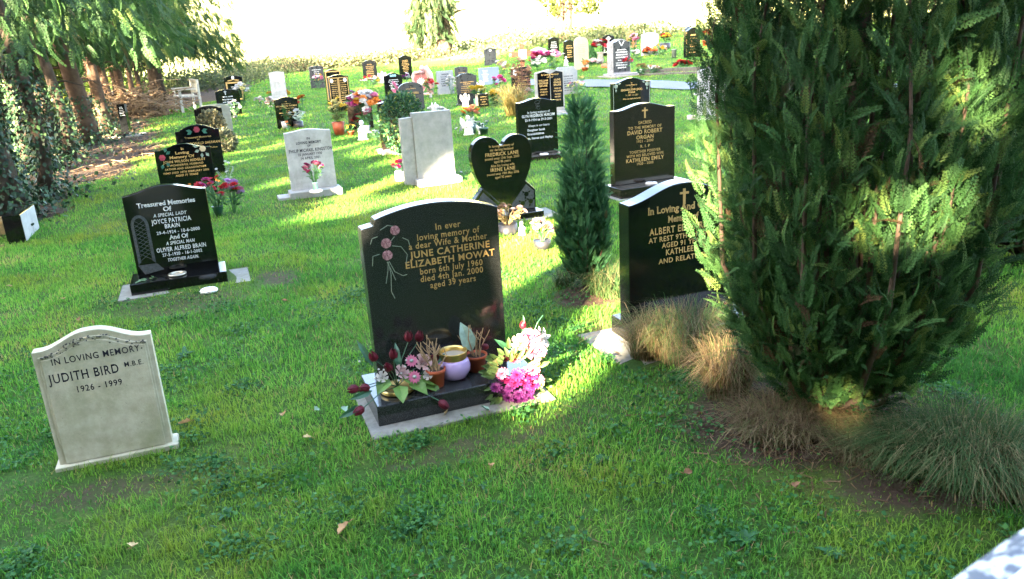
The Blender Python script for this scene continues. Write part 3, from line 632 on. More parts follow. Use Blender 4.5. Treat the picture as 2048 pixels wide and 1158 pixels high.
def flower2d(mb, x, z, r, y=-.003, n=6):
    for k in range(n):
        a = 6.283*k/n; c = (x+.55*r*math.cos(a), z+.55*r*math.sin(a)); mb.prism([(c[0]+.5*r*math.cos(b), c[1]+.5*r*math.sin(b)) for b in np.linspace(0, 6.283, 8)[:-1]], y-.0004*(k % 3), -.0004)
    mb.prism([(x+.35*r*math.cos(b), z+.35*r*math.sin(b)) for b in np.linspace(0, 6.283, 8)[:-1]], y-.0025, -.0004)
def leaf2d(mb, x, z, a, L, w, y=-.0025):
    d = (math.cos(a), math.sin(a)); p = (-d[1], d[0])
    mb.prism([(x, z), (x+d[0]*L*.5+p[0]*w, z+d[1]*L*.5+p[1]*w), (x+d[0]*L, z+d[1]*L), (x+d[0]*L*.5-p[0]*w, z+d[1]*L*.5-p[1]*w)], y, -.0004)
def stroke2d(mb, pts, w, y=-.0022):
    for a, b in zip(pts[:-1], pts[1:]):
        d = Vector((b[0]-a[0], b[1]-a[1])); p = Vector((-d.y, d.x)).normalized()*w*.5
        mb.prism([(a[0]+p.x, a[1]+p.y), (b[0]+p.x, b[1]+p.y), (b[0]-p.x, b[1]-p.y), (a[0]-p.x, a[1]-p.y)], y, -.0004)
STONES = {}
def stone(key, label, L, TL, Rx, prof, c, mat, th=.08, z0=0.0, plinth=None, slab=None, yaw=20.0, group=None, cat='headstone', name='headstone', zb=None, bevel=.004, w=None):
    """L: photo pixel of the foot of the front face, left; TL: of its left shoulder; Rx: right edge at the foot"""
    ya = R(yaw); u = Vector((math.cos(ya), math.sin(ya), 0)); bk = Vector((-u.y, u.x, 0))
    p = at(L[0], L[1], z0); p = Vector((p.x, p.y, float(terr(p.x, p.y))))
    h = height_at(p, *TL)
    if w is None:
        lo, hi = .05, 3
        for _ in range(30):
            m = (lo+hi)/2; lo, hi = (m, hi) if proj(p+u*m+Vector((0, 0, z0)))[0] < Rx else (lo, m)
        w = lo
    c_ = c*w; t_ = thing(name, p, label, cat, ya, group)
    mb = MB(); mb.prism(outline(prof, w, z0-(.03 if z0 == 0 else 0), h, c_), 0, th); mb.build('tablet', mat, t_, bevel)
    if plinth:
        ex, fr_, bk_, pm = plinth; hh = z0-.001
        mb = MB(); mb.box(-ex, w+ex, -fr_, th+bk_, -.03, hh); mb.build('plinth', pm, t_, .005)
        clear(p, -ex, w+ex, -fr_, th+bk_, ya)
    else: clear(p, 0, w, 0, th, ya)
    if slab:
        x0, x1, y0, y1, hz, sm_ = slab; mb = MB(); mb.box(x0, w+x1, y0, y1, -.04, hz); mb.build('foundation_slab', sm_, t_, .006); clear(p, x0, w+x1, y0, y1, ya)
    STONES[key] = dict(o=t_, w=w, h=h, p=p, u=u, bk=bk, th=th, z0=z0)
    print('%-10s (%.2f %.2f) w %.2f h %.2f' % (key, p.x, p.y, w, h))
    return STONES[key]
def insc(S, lines, mat, name='inscription', part=None):
    mb = MB()
    for ln in lines:
        t, cx, dz, cap, wd = ln[:5]; st = ln[5] if len(ln) > 5 else ''
        letter(mb, t, S['w']*.5+cx, S['h']-dz, cap, wd, bold=.026 if 'k' in st else .024 if 'b' in st else .012, shear=.22 if 'i' in st else 0, space=1.0 if 'k' in st else 1.12, foot='k' if 'k' in st else None if 'n' in st else 's')
    return mb.build(name, mat, S['o'])
def fake(S, mat, n=6, top=.12, bot=.45, wf=.66, cx=0.0):
    mb = MB(); dashes(mb, S['w']*(.5+cx), S['h']-top, S['h']-bot, S['w']*wf, n); mb.build('inscription', mat, S['o'])
def carve(S, fn, mat, name='carving'):
    mb = MB(); fn(mb, S['w'], S['h']); mb.build(name, mat, S['o'])
def cross2d(mb, x, z, s, y=-.0025):
    for q in ([(x-.09*s, z-.6*s), (x-.09*s, z+.4*s), (x+.09*s, z+.4*s), (x+.09*s, z-.6*s)], [(x-.32*s, z+.06*s), (x-.32*s, z+.2*s), (x-.094*s, z+.2*s), (x-.094*s, z+.06*s)], [(x+.094*s, z+.06*s), (x+.094*s, z+.2*s), (x+.32*s, z+.2*s), (x+.32*s, z+.06*s)]): mb.prism(q, y, -.0004)
def oval(mb, x, z, a, b, y=-.006): mb.prism([(x+a*math.cos(t), z+b*math.sin(t)) for t in np.linspace(0, 6.283, 17)[:-1]], y, -.0004)
def frame2d(mb, x0, x1, z0, z1, w, y=-.004):
    mb.prism([(x0, z0), (x0, z1), (x0+w, z1), (x0+w, z0)], y, -.0004); mb.prism([(x1-w, z0), (x1-w, z1), (x1, z1), (x1, z0)], y, -.0004)
    mb.prism([(x0+w, z1-w), (x0+w, z1), (x1-w, z1), (x1-w, z1-w)], y, -.0004); mb.prism([(x0+w, z0), (x0+w, z0+w), (x1-w, z0+w), (x1-w, z0)], y, -.0004)
ROSE = plain('painted_rose', (.26, .035, .055), .6, 0, .3, .4, 60); PINKP = plain('painted_pink', (.42, .23, .25), .6, 0, .3, .45, 170); GREENP = plain('painted_leaf', (.018, .10, .07), .6); CREAMP = plain('painted_cream', (.45, .36, .22), .6); PALEG = plain('painted_pale_green', (.19, .24, .19), .6, 0, .3, .3, 90)
WHITEP = plain('white_ceramic', (.58, .575, .55), .35)

# -- the limestone one in front on the left
S = stone('judith', 'small cream limestone headstone with black lettering and moulded edges, at the lower left', (122, 938), (70, 705), 347, 'ogee', .13, CREAM, .055, slab=None, bevel=.003)
w, h = S['w'], S['h']
mb = MB(); mb.prism(outline('ogee', w-.034, .10, h-.022, .055), -.007, .0005)
mb.v = [(x+.017, y, z) for x, y, z in mb.v]; mb.build('raised_panel', CREAM, S['o'], .003)
mb = MB(); mb.prism(outline('ogee', w-.052, .02, h-.034, .052), -.012, -.0065); mb.v = [(x+.026, y, z) for x, y, z in mb.v]; mb.build('face_panel', CREAM, S['o'], .004)
mb = MB(); mb.box(-.015, w+.022, -.03, .085, -.03, .018); mb.build('foot', CREAM, S['o'], .004)
mb = MB()
for k in range(90):
    t = random.random(); x = w*(.05+.9*t); zt_ = h+.13*w*sm((min(t, 1-t)-.03)/.40)-abs(random.gauss(0, .014))-.018; r = random.uniform(.0012, .004)
    mb.prism([(x+r*math.cos(a)*random.uniform(.6, 1.3), zt_+r*.7*math.sin(a)*random.uniform(.6, 1.3)) for a in np.linspace(0, 6.283, 8)[:-1]], -.0145, -.006)
tag(mb.build('lichen', plain('dark_lichen', (.05, .05, .042), .95), S['o']), kind='stuff'); clear(S['p'], -.015, w+.022, -.03, .085)
mb = MB()
for t, cx, dz, cap, wd in (('IN LOVING MEMORY', .008, .060, .027, .32), ('JUDITH BIRD', -.052, .136, .039, .255), ('M.B.E.', .135, .118, .021, .07), ('1926 - 1999', -.005, .190, .026, .165)):
    letter(mb, t, w/2+cx, h-dz, cap, wd, .008, y=-.0135, space=1.15, foot=None if 'M' in t else 's')
mb.build('inscription', INK, S['o'])

# -- the dark grey one in the middle
pl = at(754, 815, .1); fp = pl+U*.062+BK*.26
px_, py_ = proj((fp.x, fp.y, float(terr(fp.x, fp.y))+.1))
S = stone('mowat', 'large dark grey granite headstone with pink carved flowers, in the middle foreground', (px_, py_), (722, 460), 1014, 'arcsh', .125, DARK, .085, .10, (.062, .26, .04, DARK), (-.11, .10, -.36, .14, .006, CONC))
w, h = S['w'], S['h']; print('mowat top right', proj(S['p']+U*w+Vector((0, 0, h))))
insc(S, [('In ever', .075, .046, 0.029, 0.119), ('loving memory of', .075, .084, 0.029, 0.297), ('a dear Wife & Mother', .072, .120, 0.029, 0.373), ('JUNE CATHERINE', .076, .162, 0.031, 0.383, 'b'), ('ELIZABETH MOWAT', .076, .205, 0.031, 0.427, 'b'), ('born 6th July 1960', .076, .243, 0.029, 0.302), ('died 4th Jan. 2000', .076, .279, 0.029, 0.302), ('aged 39 years', .078, .315, 0.029, 0.221), ('& mum 43', -.02, .66, 0.026, 0.184)], GOLD)
def fl(mb, w, h):
    for x, z, r in ((.150, -.022, .0225), (.105, -.075, .024), (.105, -.130, .024)):
        for L, (rr, nn) in enumerate(((r, 11), (r*.68, 8), (r*.36, 5))):
            for k in range(nn):
                a = 6.283*(k+.4*L)/nn+random.uniform(-.12, .12); c = (x+rr*.62*math.cos(a), h+z+rr*.62*math.sin(a)); q = rr*.40
                mb.mi = (k+L) % 2; mb.prism([(c[0]+q*math.cos(b+a)*(1 if i % 2 else .78), c[1]+q*math.sin(b+a)*(1 if i % 2 else .78)) for i, b in enumerate(np.linspace(0, 6.283, 11)[:-1])], -.0024-.0016*L-.0003*(k % 3), -.0004)
carve(S, fl, [PINKP, plain('painted_dark_pink', (.24, .10, .115), .6)], 'carved_flower')
def fl(mb, w, h):
    for pts in ([(.105, -.16), (.10, -.20), (.085, -.26)], [(.105, -.16), (.112, -.22), (.105, -.30), (.118, -.335)], [(.10, -.16), (.115, -.2), (.13, -.25)], [(.11, -.16), (.13, -.21), (.165, -.235), (.185, -.232)], [(.145, -.05), (.125, -.07), (.112, -.09)], [(.15, -.005), (.12, .005), (.085, -.012)], [(.18, -.06), (.205, -.075), (.21, -.1)], [(.07, -.04), (.045, -.045), (.035, -.07)], [(.13, -.09), (.17, -.10), (.195, -.14), (.185, -.18)], [(.07, -.12), (.04, -.125), (.033, -.17)]):
        pts = [(x, h+z) for x, z in pts]; stroke2d(mb, pts, .003)
carve(S, fl, PALEG, 'carved_stem')

# -- black granite, white lettering, church window
pl = at(264, 595, 0); fp = pl+U*.045+BK*.20; px_, py_ = proj((fp.x, fp.y, float(terr(fp.x, fp.y))+.085))
S = stone('joyce', 'black granite headstone with white lettering and an etched church window, left of the middle', (px_, py_), (239, 396), 438, 'serp', .10, BLACK, .075, .085, (.045, .20, .04, BLACK), (-.13, .20, -.27, .14, .006, CONC))
w, h = S['w'], S['h']
insc(S, [('Treasured Memories', .0, .085, .032, .385, 'k'), ('Of', .0, .128, .032, .055, 'k'), ('A SPECIAL LADY', .012, .165, .024, .225, 'bin'), ('JOYCE PATRICIA', .012, .213, .032, .265, 'bn'), ('BRAIN', .012, .252, .030, .10, 'bn'), ('29-4-1924 - 10-6-2000', .045, .292, .023, .29, 'bn'), ('And Of', .04, .335, .030, .13, 'k'), ('A SPECIAL MAN', .045, .374, .024, .195, 'bin'), ('OLIVER ALFRED BRAIN', .045, .420, .031, .335, 'bn'), ('27-5-1920 - 16-1-2002', .045, .455, .023, .27, 'bn'), ('TOGETHER AGAIN.', .045, .495, .023, .21, 'bin')], SILVER)
def win(mb, w, h):
    x0, x1, zb, zs = .02, .135, .17, h-.21
    def arch(i): 
        return [(x0+i, zb+i), (x0+i, zs)]+[(x0+i+(x1-x0-2*i)*(.5-.5*math.cos(t)), zs+(.075-i)*math.sin(t)) for t in np.linspace(.2, 2.94, 9)]+[(x1-i, zs), (x1-i, zb+i)]
    A, B = arch(0), arch(.02)
    for k in range(len(A)-1): mb.prism([A[k], A[k+1], B[k+1], B[k]], -.002, -.0004)
    mb.prism([(x0-.005, zb-.004), (x1+.005, zb-.004), (x1+.045, zb-.055), (x0+.03, zb-.075)], -.002, -.0004)
    for k in range(9):
        z = zb+.03+k*.03; 
        if z < zs+.02:
            stroke2d(mb, [(x0+.022, z), (x1-.022, z+.05)], .003); stroke2d(mb, [(x0+.022, z+.05), (x1-.022, z)], .003)
carve(S, win, ETCH, 'etched_window')
mb = MB(); mb.smooth = True; mb.lathe([(.048, 0), (.062, .004), (.062, .012), (.05, .014), (.044, .012), (.044, .002)], 22, (w*.5-.01, -.105, .086), cap=False); mb.lathe([(.001, 0), (.044, .0)], 22, (w*.5-.01, -.105, .0875), cap=False); mb.build('vase_rim', plain('tarnished_metal', (.42, .40, .33), .35, .7), S['o'])
mb = MB(); 
for k in range(7): mb.leaf((.03+.012*k, -.15+.008*k, .09), (random.gauss(0, 1), random.gauss(0, .6), .05), .05, .02)
mb.build('fallen_sprig', plain('dull_leaf', (.06, .13, .05), .6), S['o'])
# -- the black one beside the big cypress
ap = at(1260, 645, .1)
S = stone('albert', 'tall black granite headstone with gold lettering and a cross, partly behind the big cypress', (1260, 645), (1257, 413), 0, 'serp', .13, BLACK, .11, .10, (.03, .25, .05, BLACK), (-.22, .2, -.40, .2, .006, CONC), w=.66)
w, h = S['w'], S['h']
insc(S, [('In Loving And Caring', .0, .06, .036, .44, 'k'), ('Memory of', -.005, .115, .034, .19, 'k'), ('ALBERT EDWARD', -.03, .172, .036, .36, 'bn'), ('AT REST 9TH JANUARY', -.005, .213, .027, .42, 'bn'), ('AGED 91 YEARS', .0, .250, .027, .27, 'bn'), ('KATHLEEN', -.01, .292, .031, .20, 'bn'), ('AND RELATIVES', -.005, .335, .027, .30, 'bn')], GOLD)
carve(S, lambda mb, w, h: cross2d(mb, w*.5, h+.02, .085), GOLD, 'gilt_cross')

# -- the heart
hb = at(1014, 452); 
fp = at(950, 446); S = stone('heart', 'black granite heart shaped headstone with gold lettering on flower carved wings', (952, 432), (948, 395), 1068, 'flat', 0, BLACK, .07, .06, (.04, .14, .05, BLACK), (-.12, .2, -.2, .2, .006, CONC), name='headstone')
w, h = S['w'], S['h']
o = [x for x in S['o'].children if x.name.startswith('tablet')][0]; me_old = o.data; bpy.data.objects.remove(o); bpy.data.meshes.remove(me_old)
zt = height_at(S['p']+U*w*.5, 1000, 274)
mb = MB(); cx = w*.5; hw = 64/scale_at(S['p']); zc = zt-.02; lo_ = .10
pts = []
for k in range(48):
    t = 6.2832*k/48; x = 16*math.copysign(abs(math.sin(t))**2.2, math.sin(t)); y = 13*math.cos(t)-4.2*math.cos(2*t)-1.6*math.cos(3*t)-.6*math.cos(4*t); pts.append((x/16.2, y))
ymx = max(q[1] for q in pts); ymn = min(q[1] for q in pts)
zc_ = zt-.155; pts = []
for k in range(25):
    s_ = k/24; pts.append((hw*(1-s_**1.75)**.72, zc_-(zc_-lo_)*s_))
pts = [(-x, z) for x, z in pts[:0:-1]][::1]; pts = [(-hw*(1-(k/24)**1.75)**.72, zc_-(zc_-lo_)*k/24) for k in range(24, -1, -1)]
pts += [(-hw*.5+hw*.5*math.cos(a), zc_+(zt+.012-zc_)*math.sin(a)**.8) for a in np.linspace(math.pi, .42, 14)[1:]]
pts += [(0, zc_+(zt+.012-zc_)*.50)]
pts += [(hw*.5-hw*.5*math.cos(a), zc_+(zt+.012-zc_)*math.sin(a)**.8) for a in np.linspace(.42, math.pi, 14)]
pts += [(hw*(1-(k/24)**1.75)**.72, zc_-(zc_-lo_)*k/24) for k in range(1, 24)]
pts = [(cx+x, z) for x, z in pts][::-1]
mb.prism(pts, 0, .08); mb.build('tablet', BLACK, S['o'], .004); S['h'] = zt
mb = MB(); mb.prism([(-.005, .061), (-.005, .20), (.085, .30), (w*.5-.05, .15), (w*.5-.02, .061)], -.002, .085); mb.build('wing', BLACK, S['o'], .004); mb = MB(); mb.prism([(w*.5+.02, .061), (w*.5+.05, .15), (w-.075, .33), (w+.02, .235), (w+.02, .061)], -.002, .085); mb.build('wing', BLACK, S['o'], .004)
mb = MB(); mb.prism([(.012, .068), (.012, .185), (.08, .262), (w*.5-.07, .13), (w*.5-.06, .068)], -.0045, -.0024); mb.build('etched_panel', ETCH, S['o']); mb = MB(); mb.prism([(w*.5+.06, .068), (w*.5+.07, .13), (w-.068, .29), (w+.006, .222), (w+.006, .068)], -.0045, -.0024); mb.build('etched_panel', ETCH, S['o'])
mb = MB()
for x, z in ((.06, .15), (.10, .11), (w-.07, .20), (w-.03, .13), (w-.11, .12)):
    flower2d(mb, x, z, .022, y=-.0075)
    for a in (0.6, 2.5, 4.4): leaf2d(mb, x+.02*math.cos(a), z+.02*math.sin(a), a, .03, .009, -.0065)
mb.build('carved_flower', BLACK, S['o'])
insc(S, [('In loving memory of', .0, .085, .022, .235), ('my darling husband', .0, .117, .022, .22), ('FREDRICK LANE', .0, .160, .030, .315, 'b'), ('passed away 15th Sept. 2000', .0, .192, .022, .325), ('aged 86 years', .0, .222, .022, .155), ('Also his loving wife', .0, .258, .023, .225), ('IRENE LANE', .0, .297, .030, .235, 'b'), ('passed away 18th May 2006', .0, .330, .022, .305), ('aged 92 years', .0, .361, .022, .155)], GOLD)

# -- brown black, cross
S = stone('organ', 'large brown black granite headstone with gold cross and lettering, right of the small cypress', (1230, 372), (1217, 224), 1349, 'ogee', .075, BROWN, .09, .10, (.05, .20, .04, BROWN), (-.1, .22, -.26, .16, .006, CONC), yaw=22)
w, h = S['w'], S['h']
insc(S, [('SACRED', .0, .145, .030, .15), ('TO THE MEMORY OF', .0, .190, .027, .38), ('DAVID ROBERT', .0, .240, .038, .40, 'b'), ('ORGAN', .0, .290, .036, .20, 'b'), ('1921 - 2000', .0, .325, .026, .19), ('R. I. P', .0, .375, .026, .11), ('TOGETHER FOREVER', .0, .425, .026, .36), ('WITH HIS BELOVED WIFE', .0, .462, .026, .43), ('KATHLEEN EMILY', .0, .510, .036, .44, 'b'), ('1920 - 2008', .0, .545, .025, .19)], GOLD)
carve(S, lambda mb, w, h: cross2d(mb, w*.5, h-.03, .10), GOLD, 'gilt_cross')
def vlid(S, x, y, z, r=.06):
    mb = MB(); mb.smooth = True; mb.lathe([(r, 0), (r, .006), (r*.85, .013), (r*.4, .018), (.001, .019)], 20, (x, y, z))
    mb.mi = 1; mb.smooth = False
    for k in range(9): a = .7*k; q = r*(.25+.35*(k % 2)); mb.lathe([(.006, 0), (.006, .004)], 8, (x+q*math.cos(a), y+q*math.sin(a), z+.0165-.012*(q/r)**2))
    mb.build('vase_lid', [WHITEP, INK], S['o'])
vlid(S, w*.5, -.11, .099)
# -- black, white lettering, entwined rings
S = stone('hurcum', 'black granite headstone with white lettering, left of the large brown black one', (1040, 312), (1026, 207), 1117, 'ogee', .075, BLACK, .085, .07, (.04, .16, .04, BROWN), yaw=21)
w, h = S['w'], S['h']
insc(S, [('In loving memory of', .015, .148, .030, .32), ('GLYN FREDERICK HURCUM', .01, .195, .034, .47, 'b'), ('23-9-1934 to 29-5-2001', .01, .245, .030, .39, 'b'), ('Always in our hearts', .01, .318, .028, .31, 'i'), ('Daughter Sarah', -.03, .375, .028, .25, 'b'), ('Grandchildren', -.04, .425, .028, .24, 'b'), ('Scott, Steven and Hayley.', .0, .480, .028, .42, 'b')], SILVER)
def emb(mb, w, h):
    for k in range(3): stroke2d(mb, [(w*.5+.035*math.cos(a)*(1-.2*k)+.008*k, h-.01-.035*k+.022*math.sin(a)) for a in np.linspace(.3, 6.0, 12)], .004)
    stroke2d(mb, [(w*.5-.03, h+.03), (w*.5+.06, h+.035)], .004); stroke2d(mb, [(w*.5+.06, h+.035), (w*.5-.02, h-.09)], .004)
carve(S, emb, ETCH, 'etched_emblem')
vlid(S, w*.55, -.09, .069)
# -- white marble
S = stone('kingston', 'white marble headstone with black lettering, magenta flowers at its foot', (584, 382), (563, 268), 674, 'serp', .055, WHITE, .07, .075, (.035, .15, .04, PALE), (-.16, .0, -.12, .12, .03, PALE))
w, h = S['w'], S['h']
insc(S, [('IN', .0, .085, .024, .035, 'b'), ('LOVING MEMORY', .0, .130, .028, .27, 'b'), ('OF', .0, .162, .022, .035, 'b'), ('PHILIP MICHAEL KINGSTON', .012, .215, .034, .47, 'b'), ('25 JANUARY 1930', .0, .255, .026, .26, 'b'), ('14 APRIL 2001', .0, .297, .026, .21, 'b')], INK)
S = stone('blank', 'plain pale grey stone, half sunlit, with a narrow wing stone on its left', (836, 358), (832, 226), 911, 'flat', 0, PALE, .10, .07, (.03, .16, .05, PALE))
w, h = S['w'], S['h']; mb = MB(); mb.prism([(-.14, -.02), (-.14, h-.055), (-.003, h-.045), (-.003, -.02)], .02, .11); mb.build('wing', PALE, S['o'], .004)
# -- left column
S = stone('midgley', 'black granite headstone with painted roses, behind the one with the church window', (326, 398), (307, 304), 436, 'ogee', .10, BLACK, .08)
w, h = S['w'], S['h']
insc(S, [('In', -.0, .005, .026, .035, 'k'), ('Loving', -.01, .052, .030, .15, 'k'), ('Memory Of', -.02, .098, .030, .27, 'k'), ('JOHN WILSON MIDGLEY', .0, .145, .028, .46, 'b'), ('A WONDERFUL HUSBAND', .0, .185, .022, .40, 'bi'), ('FATHER AND GRANDFATHER', .0, .225, .022, .45, 'bi'), ('WHO DIED 18TH FEBRUARY 2001', .0, .268, .022, .50, 'bi'), ('AGED 71 YEARS', .0, .305, .022, .25, 'bi')], GOLD)
carve(S, lambda mb, w, h: flower2d(mb, .075, h-.075, .035), ROSE, 'painted_rose'); carve(S, lambda mb, w, h: flower2d(mb, w-.085, h-.015, .035), CREAMP, 'painted_flower')
def lv(mb, w, h):
    for x, z, a in ((.12, -.04, .5), (.11, -.02, 1.2), (.07, -.15, 4.4), (.11, -.13, 5.2)): leaf2d(mb, x, h+z, a, .06, .02)
carve(S, lv, GREENP, 'painted_leaf')
def lv(mb, w, h):
    for x, z, a in ((w-.13, .01, 2.8), (w-.12, -.03, 3.4), (w-.06, -.06, 5.3), (w-.1, -.06, 4.6)): leaf2d(mb, x, h+z, a, .06, .02)
carve(S, lv, PALEG, 'painted_leaf')
S = stone('sherman', 'black granite headstone with shouldered top and a single red painted rose', (366, 356), (346, 265), 452, 'shoulder', .13, BLACK, .08)
w, h = S['w'], S['h']
insc(S, [('Treasured Memories', .0, .10, .024, .34), ('of', .0, .13, .02, .03), ('EDWIN DONALD SHERMAN', .0, .185, .032, .54), ('(TED)', .0, .215, .02, .08), ('A devoted Husband, Father', .03, .25, .022, .40)], GOLD)
carve(S, lambda mb, w, h: flower2d(mb, w*.5, h+.01, .04), ROSE, 'painted_rose')
def lv(mb, w, h):
    for x, a in ((-.06, 2.9), (-.06, 3.6), (.06, .2), (.06, -.5)): leaf2d(mb, w*.5+x, h-.01, a, .08, .022)
carve(S, lv, GREENP, 'painted_leaf')
S = stone('bushy', 'black headstone half hidden by a dry variegated shrub, its curved top catching the light', (397, 275), (383, 220), 452, 'bell', .10, BLACK, .09); fake(S, GOLD, 3, .06, .2)
S = stone('greyround', 'mossy grey headstone with rounded corners, behind the black one with the shrub', (408, 266), (402, 212), 467, 'round', .03, GREYROUND, .08)
S = stone('dark430', 'black headstone with white lettering and a white cross, behind the mossy grey one', (438, 234), (428, 184), 485, 'bell', .08, BLACK, .08); fake(S, SILVER, 6, .10, .5, .6); carve(S, lambda mb, w, h: cross2d(mb, w*.42, h-.03, .1), SILVER, 'white_cross')
S = stone('oval450', 'black headstone with a white oval portrait and a sunlit gilt framed panel', (455, 205), (446, 156), 491, 'bell', .09, BLACK, .08)
carve(S, lambda mb, w, h: oval(mb, w*.5, h-.01, .045, .055), WHITEP, 'portrait_oval'); carve(S, lambda mb, w, h: frame2d(mb, .03, w-.03, .05, h-.14, .05), GOLD, 'gilt_frame'); carve(S, lambda mb, w, h: [mb.prism([(.1, h-.09), (w*.5, h-.06), (w*.5, h-.085), (.12, h-.12)], -.004, -.0004), mb.prism([(w*.5+.002, h-.06), (w-.1, h-.09), (w-.12, h-.12), (w*.5+.002, h-.085)], -.004, -.0004)], GOLD, 'gilt_gable'); fake(S, SILVER, 5, .25, .6, .45)
S = stone('white553', 'white stone with a slanting top edge, brightly sunlit in front of the far scrub', (546, 205), (536, 146), 576, 'ogee', .05, WHITE, .1)
S = stone('thomas', 'black headstone with gold lettering between potted plants, behind the white marble one with lettering', (556, 258), (544, 200), 602, 'ogee', .09, BLACK, .08)
insc(S, [('In', .0, .06, .018, .03), ('Loving Memory', .0, .105, .02, .20), ('BRYAN PAUL THOMAS', .0, .155, .030, .42, 'b'), ('Died 26 March 2000', .0, .20, .022, .29), ('Age 40', .0, .245, .022, .1), ('MARTHA THOMAS', .0, .29, .028, .33, 'b'), ('Died 18 June 2010', .0, .335, .022, .27), ('Age 79', .0, .38, .022, .1)], GOLD)
S = stone('narrow', 'narrow upright black granite tablet on the bare soil under the trees', (244, 266), (233, 209), 259, 'flat', 0, BLACK, .16, .05, (.05, .22, .05, BLACK), (-.2, .25, -.32, .3, .004, CONC), yaw=8, cat='tablet', name='memorial_tablet')
mb = MB(); dashes(mb, S['w']*.5, S['h']-.04, S['h']-.24, S['w']*.7, 6); mb.build('inscription', SILVER, S['o'])
# low black block with a pale face at the left edge
b = at(53, 485); t_ = thing('memorial_tablet', b, 'low black stone block with one pale face at the left edge', 'tablet', R(109))
hh = height_at(b, 40, 429); FW = .62; mb = MB(); mb.prism([(0, -.02), (0, hh), (FW, hh*.95), (FW, -.02)], 0, .15); mb.build('block', BLACK, t_, .004)
mb = MB(); mb.prism([(.003, .012), (.003, hh-.006), (FW-.003, hh*.95-.006), (FW-.003, .012)], -.006, -.0005); mb.build('pale_face', WHITE, t_, .002); clear(b, 0, .62, 0, .15, R(109))
b = at(8, 470); t_ = thing('planter', b, 'weathered wooden trough half out of frame at the left edge beside the low black block', 'planter', R(20))
mb = MB(); mb.box(-.35, .05, 0, .03, 0, .14); mb.box(-.35, .05, .25, .28, 0, .14); mb.box(.051, .08, 0, .28, 0, .14); mb.build('boards', plain('weathered_board', (.30, .22, .10), .8, 0, .2, .4, 14), t_, .003); mb = MB(); mb.box(-.35, .05, .031, .249, .0, .10); mb.build('soil', plain('soil', (.03, .02, .014), .95), t_)

# -- middle distance
def mid(key, label, L, TL, Rx, prof, c, mat, ink=None, n=6, top=.1, bot=.5, wf=.66, **k):
    S = stone(key, label, L, TL, Rx, prof, c, mat, **k)
    if ink: fake(S, ink, n, top, min(bot, S['h']-.08), wf)
    return S
mid('s635', 'grey black headstone with white lettering, leftmost of the far group by the scrub', (623, 178), (616, 135), 651, 'arc', .07, SLATE, SILVER, 4, .06, .35)
S = mid('s665', 'black headstone with a gilt edge, mostly hidden behind the double tablet', (656, 204), (648, 143), 688, 'ogee', .1, BLACK, th=.1); carve(S, lambda mb, w, h: frame2d(mb, .012, w-.012, .03, h, .03), GOLD, 'gilt_frame')
S = mid('s680', 'black double tablet headstone with gilt frames, close gold text and two white ovals', (663, 224), (651, 155), 704, 'serp', .09, BLACK, th=.1)
w, h = S['w'], S['h']; mb = MB(); dashes(mb, w*.28, h-.07, .16, w*.3, 12, taper=.12); dashes(mb, w*.72, h-.07, .16, w*.3, 12, taper=.12); mb.build('inscription', GOLD, S['o'])
carve(S, lambda mb, w, h: [frame2d(mb, .02, w*.49, .12, h-.02, .018), frame2d(mb, w*.51, w-.02, .12, h-.02, .018)], GOLD, 'gilt_frame'); carve(S, lambda mb, w, h: [oval(mb, .09, h-.09, .04, .05, -.008), oval(mb, w-.09, h-.09, .04, .05, -.008)], WHITEP, 'portrait_oval')
mid('s737', 'dark grey headstone with eight rows of gold lettering beside the scrub edge', (728, 161), (721, 124), 756, 'ogee', .1, DARK, GOLD, 8, .08, .7)
mid('s808', 'dark headstone with gold lettering directly behind the pink heart memorial', (801, 160), (795, 115), 826, 'ogee', .12, BLACK, GOLD, 8, .1, .6)
mid('s715', 'brown black headstone behind the heap of bright orange and pink flowers', (700, 260), (690, 193), 748, 'ogee', .12, BROWN, th=.09)
S = mid('s755', 'polished brown headstone with a leaf carved border, half behind the round green bush', (766, 308), (753, 208), 0, 'serp', .12, BROWN, GOLD, 3, .22, .36, .5, w=.5, th=.09)
def lf(mb, w, h):
    for k in range(9): leaf2d(mb, w*(.12+.09*k), h-.03+.05*math.sin(k*.8), k*1.9, .08, .02)
carve(S, lf, ETCH, 'carved_leaf')
mb = MB(); mb.box(-.05, .6, -.2, .2, -.03, .06); mb.build('plinth', PALE, S['o'], .01)
S = mid('s785', 'black headstone with a pale blue etched motif, left of the bell topped one', (772, 197), (765, 152), 808, 'ogee', .12, BLACK, SILVER, 6, .1, .4); carve(S, lambda mb, w, h: [flower2d(mb, w*.5+x, h-.01, .035) for x in (-.06, 0, .06)], plain('etched_teal', (.2, .42, .45), .6), 'etched_motif')
S = mid('s822', 'dark headstone with a tall bell shaped top and large gold name', (801, 222), (796, 182), 850, 'gothic', .30, SLATE, None); insc(S, [('In', .0, -.06, .02, .03), ('Loving Memory', .0, -.02, .024, .24), ('ALBERT TYRRELL', .0, .09, .042, .38, 'b'), ('1919 - 1997', .0, .14, .024, .18), ('Remembered Always', .0, .21, .024, .34)], GOLD)
S = mid('grey885', 'pale blue grey flat topped headstone with faint dark lettering', (877, 190), (872, 143), 909, 'flat', 0, GREYSLATE, INK, 6, .06, .45, .7)
S = mid('s922', 'small dark headstone with a badge, just behind the one with corner carvings', (913, 180), (909, 136), 938, 'arc', .06, SLATE, GOLD, 3, .12, .28, .7); carve(S, lambda mb, w, h: oval(mb, w*.5, h-.04, .035, .045, -.003), ETCH, 'badge')
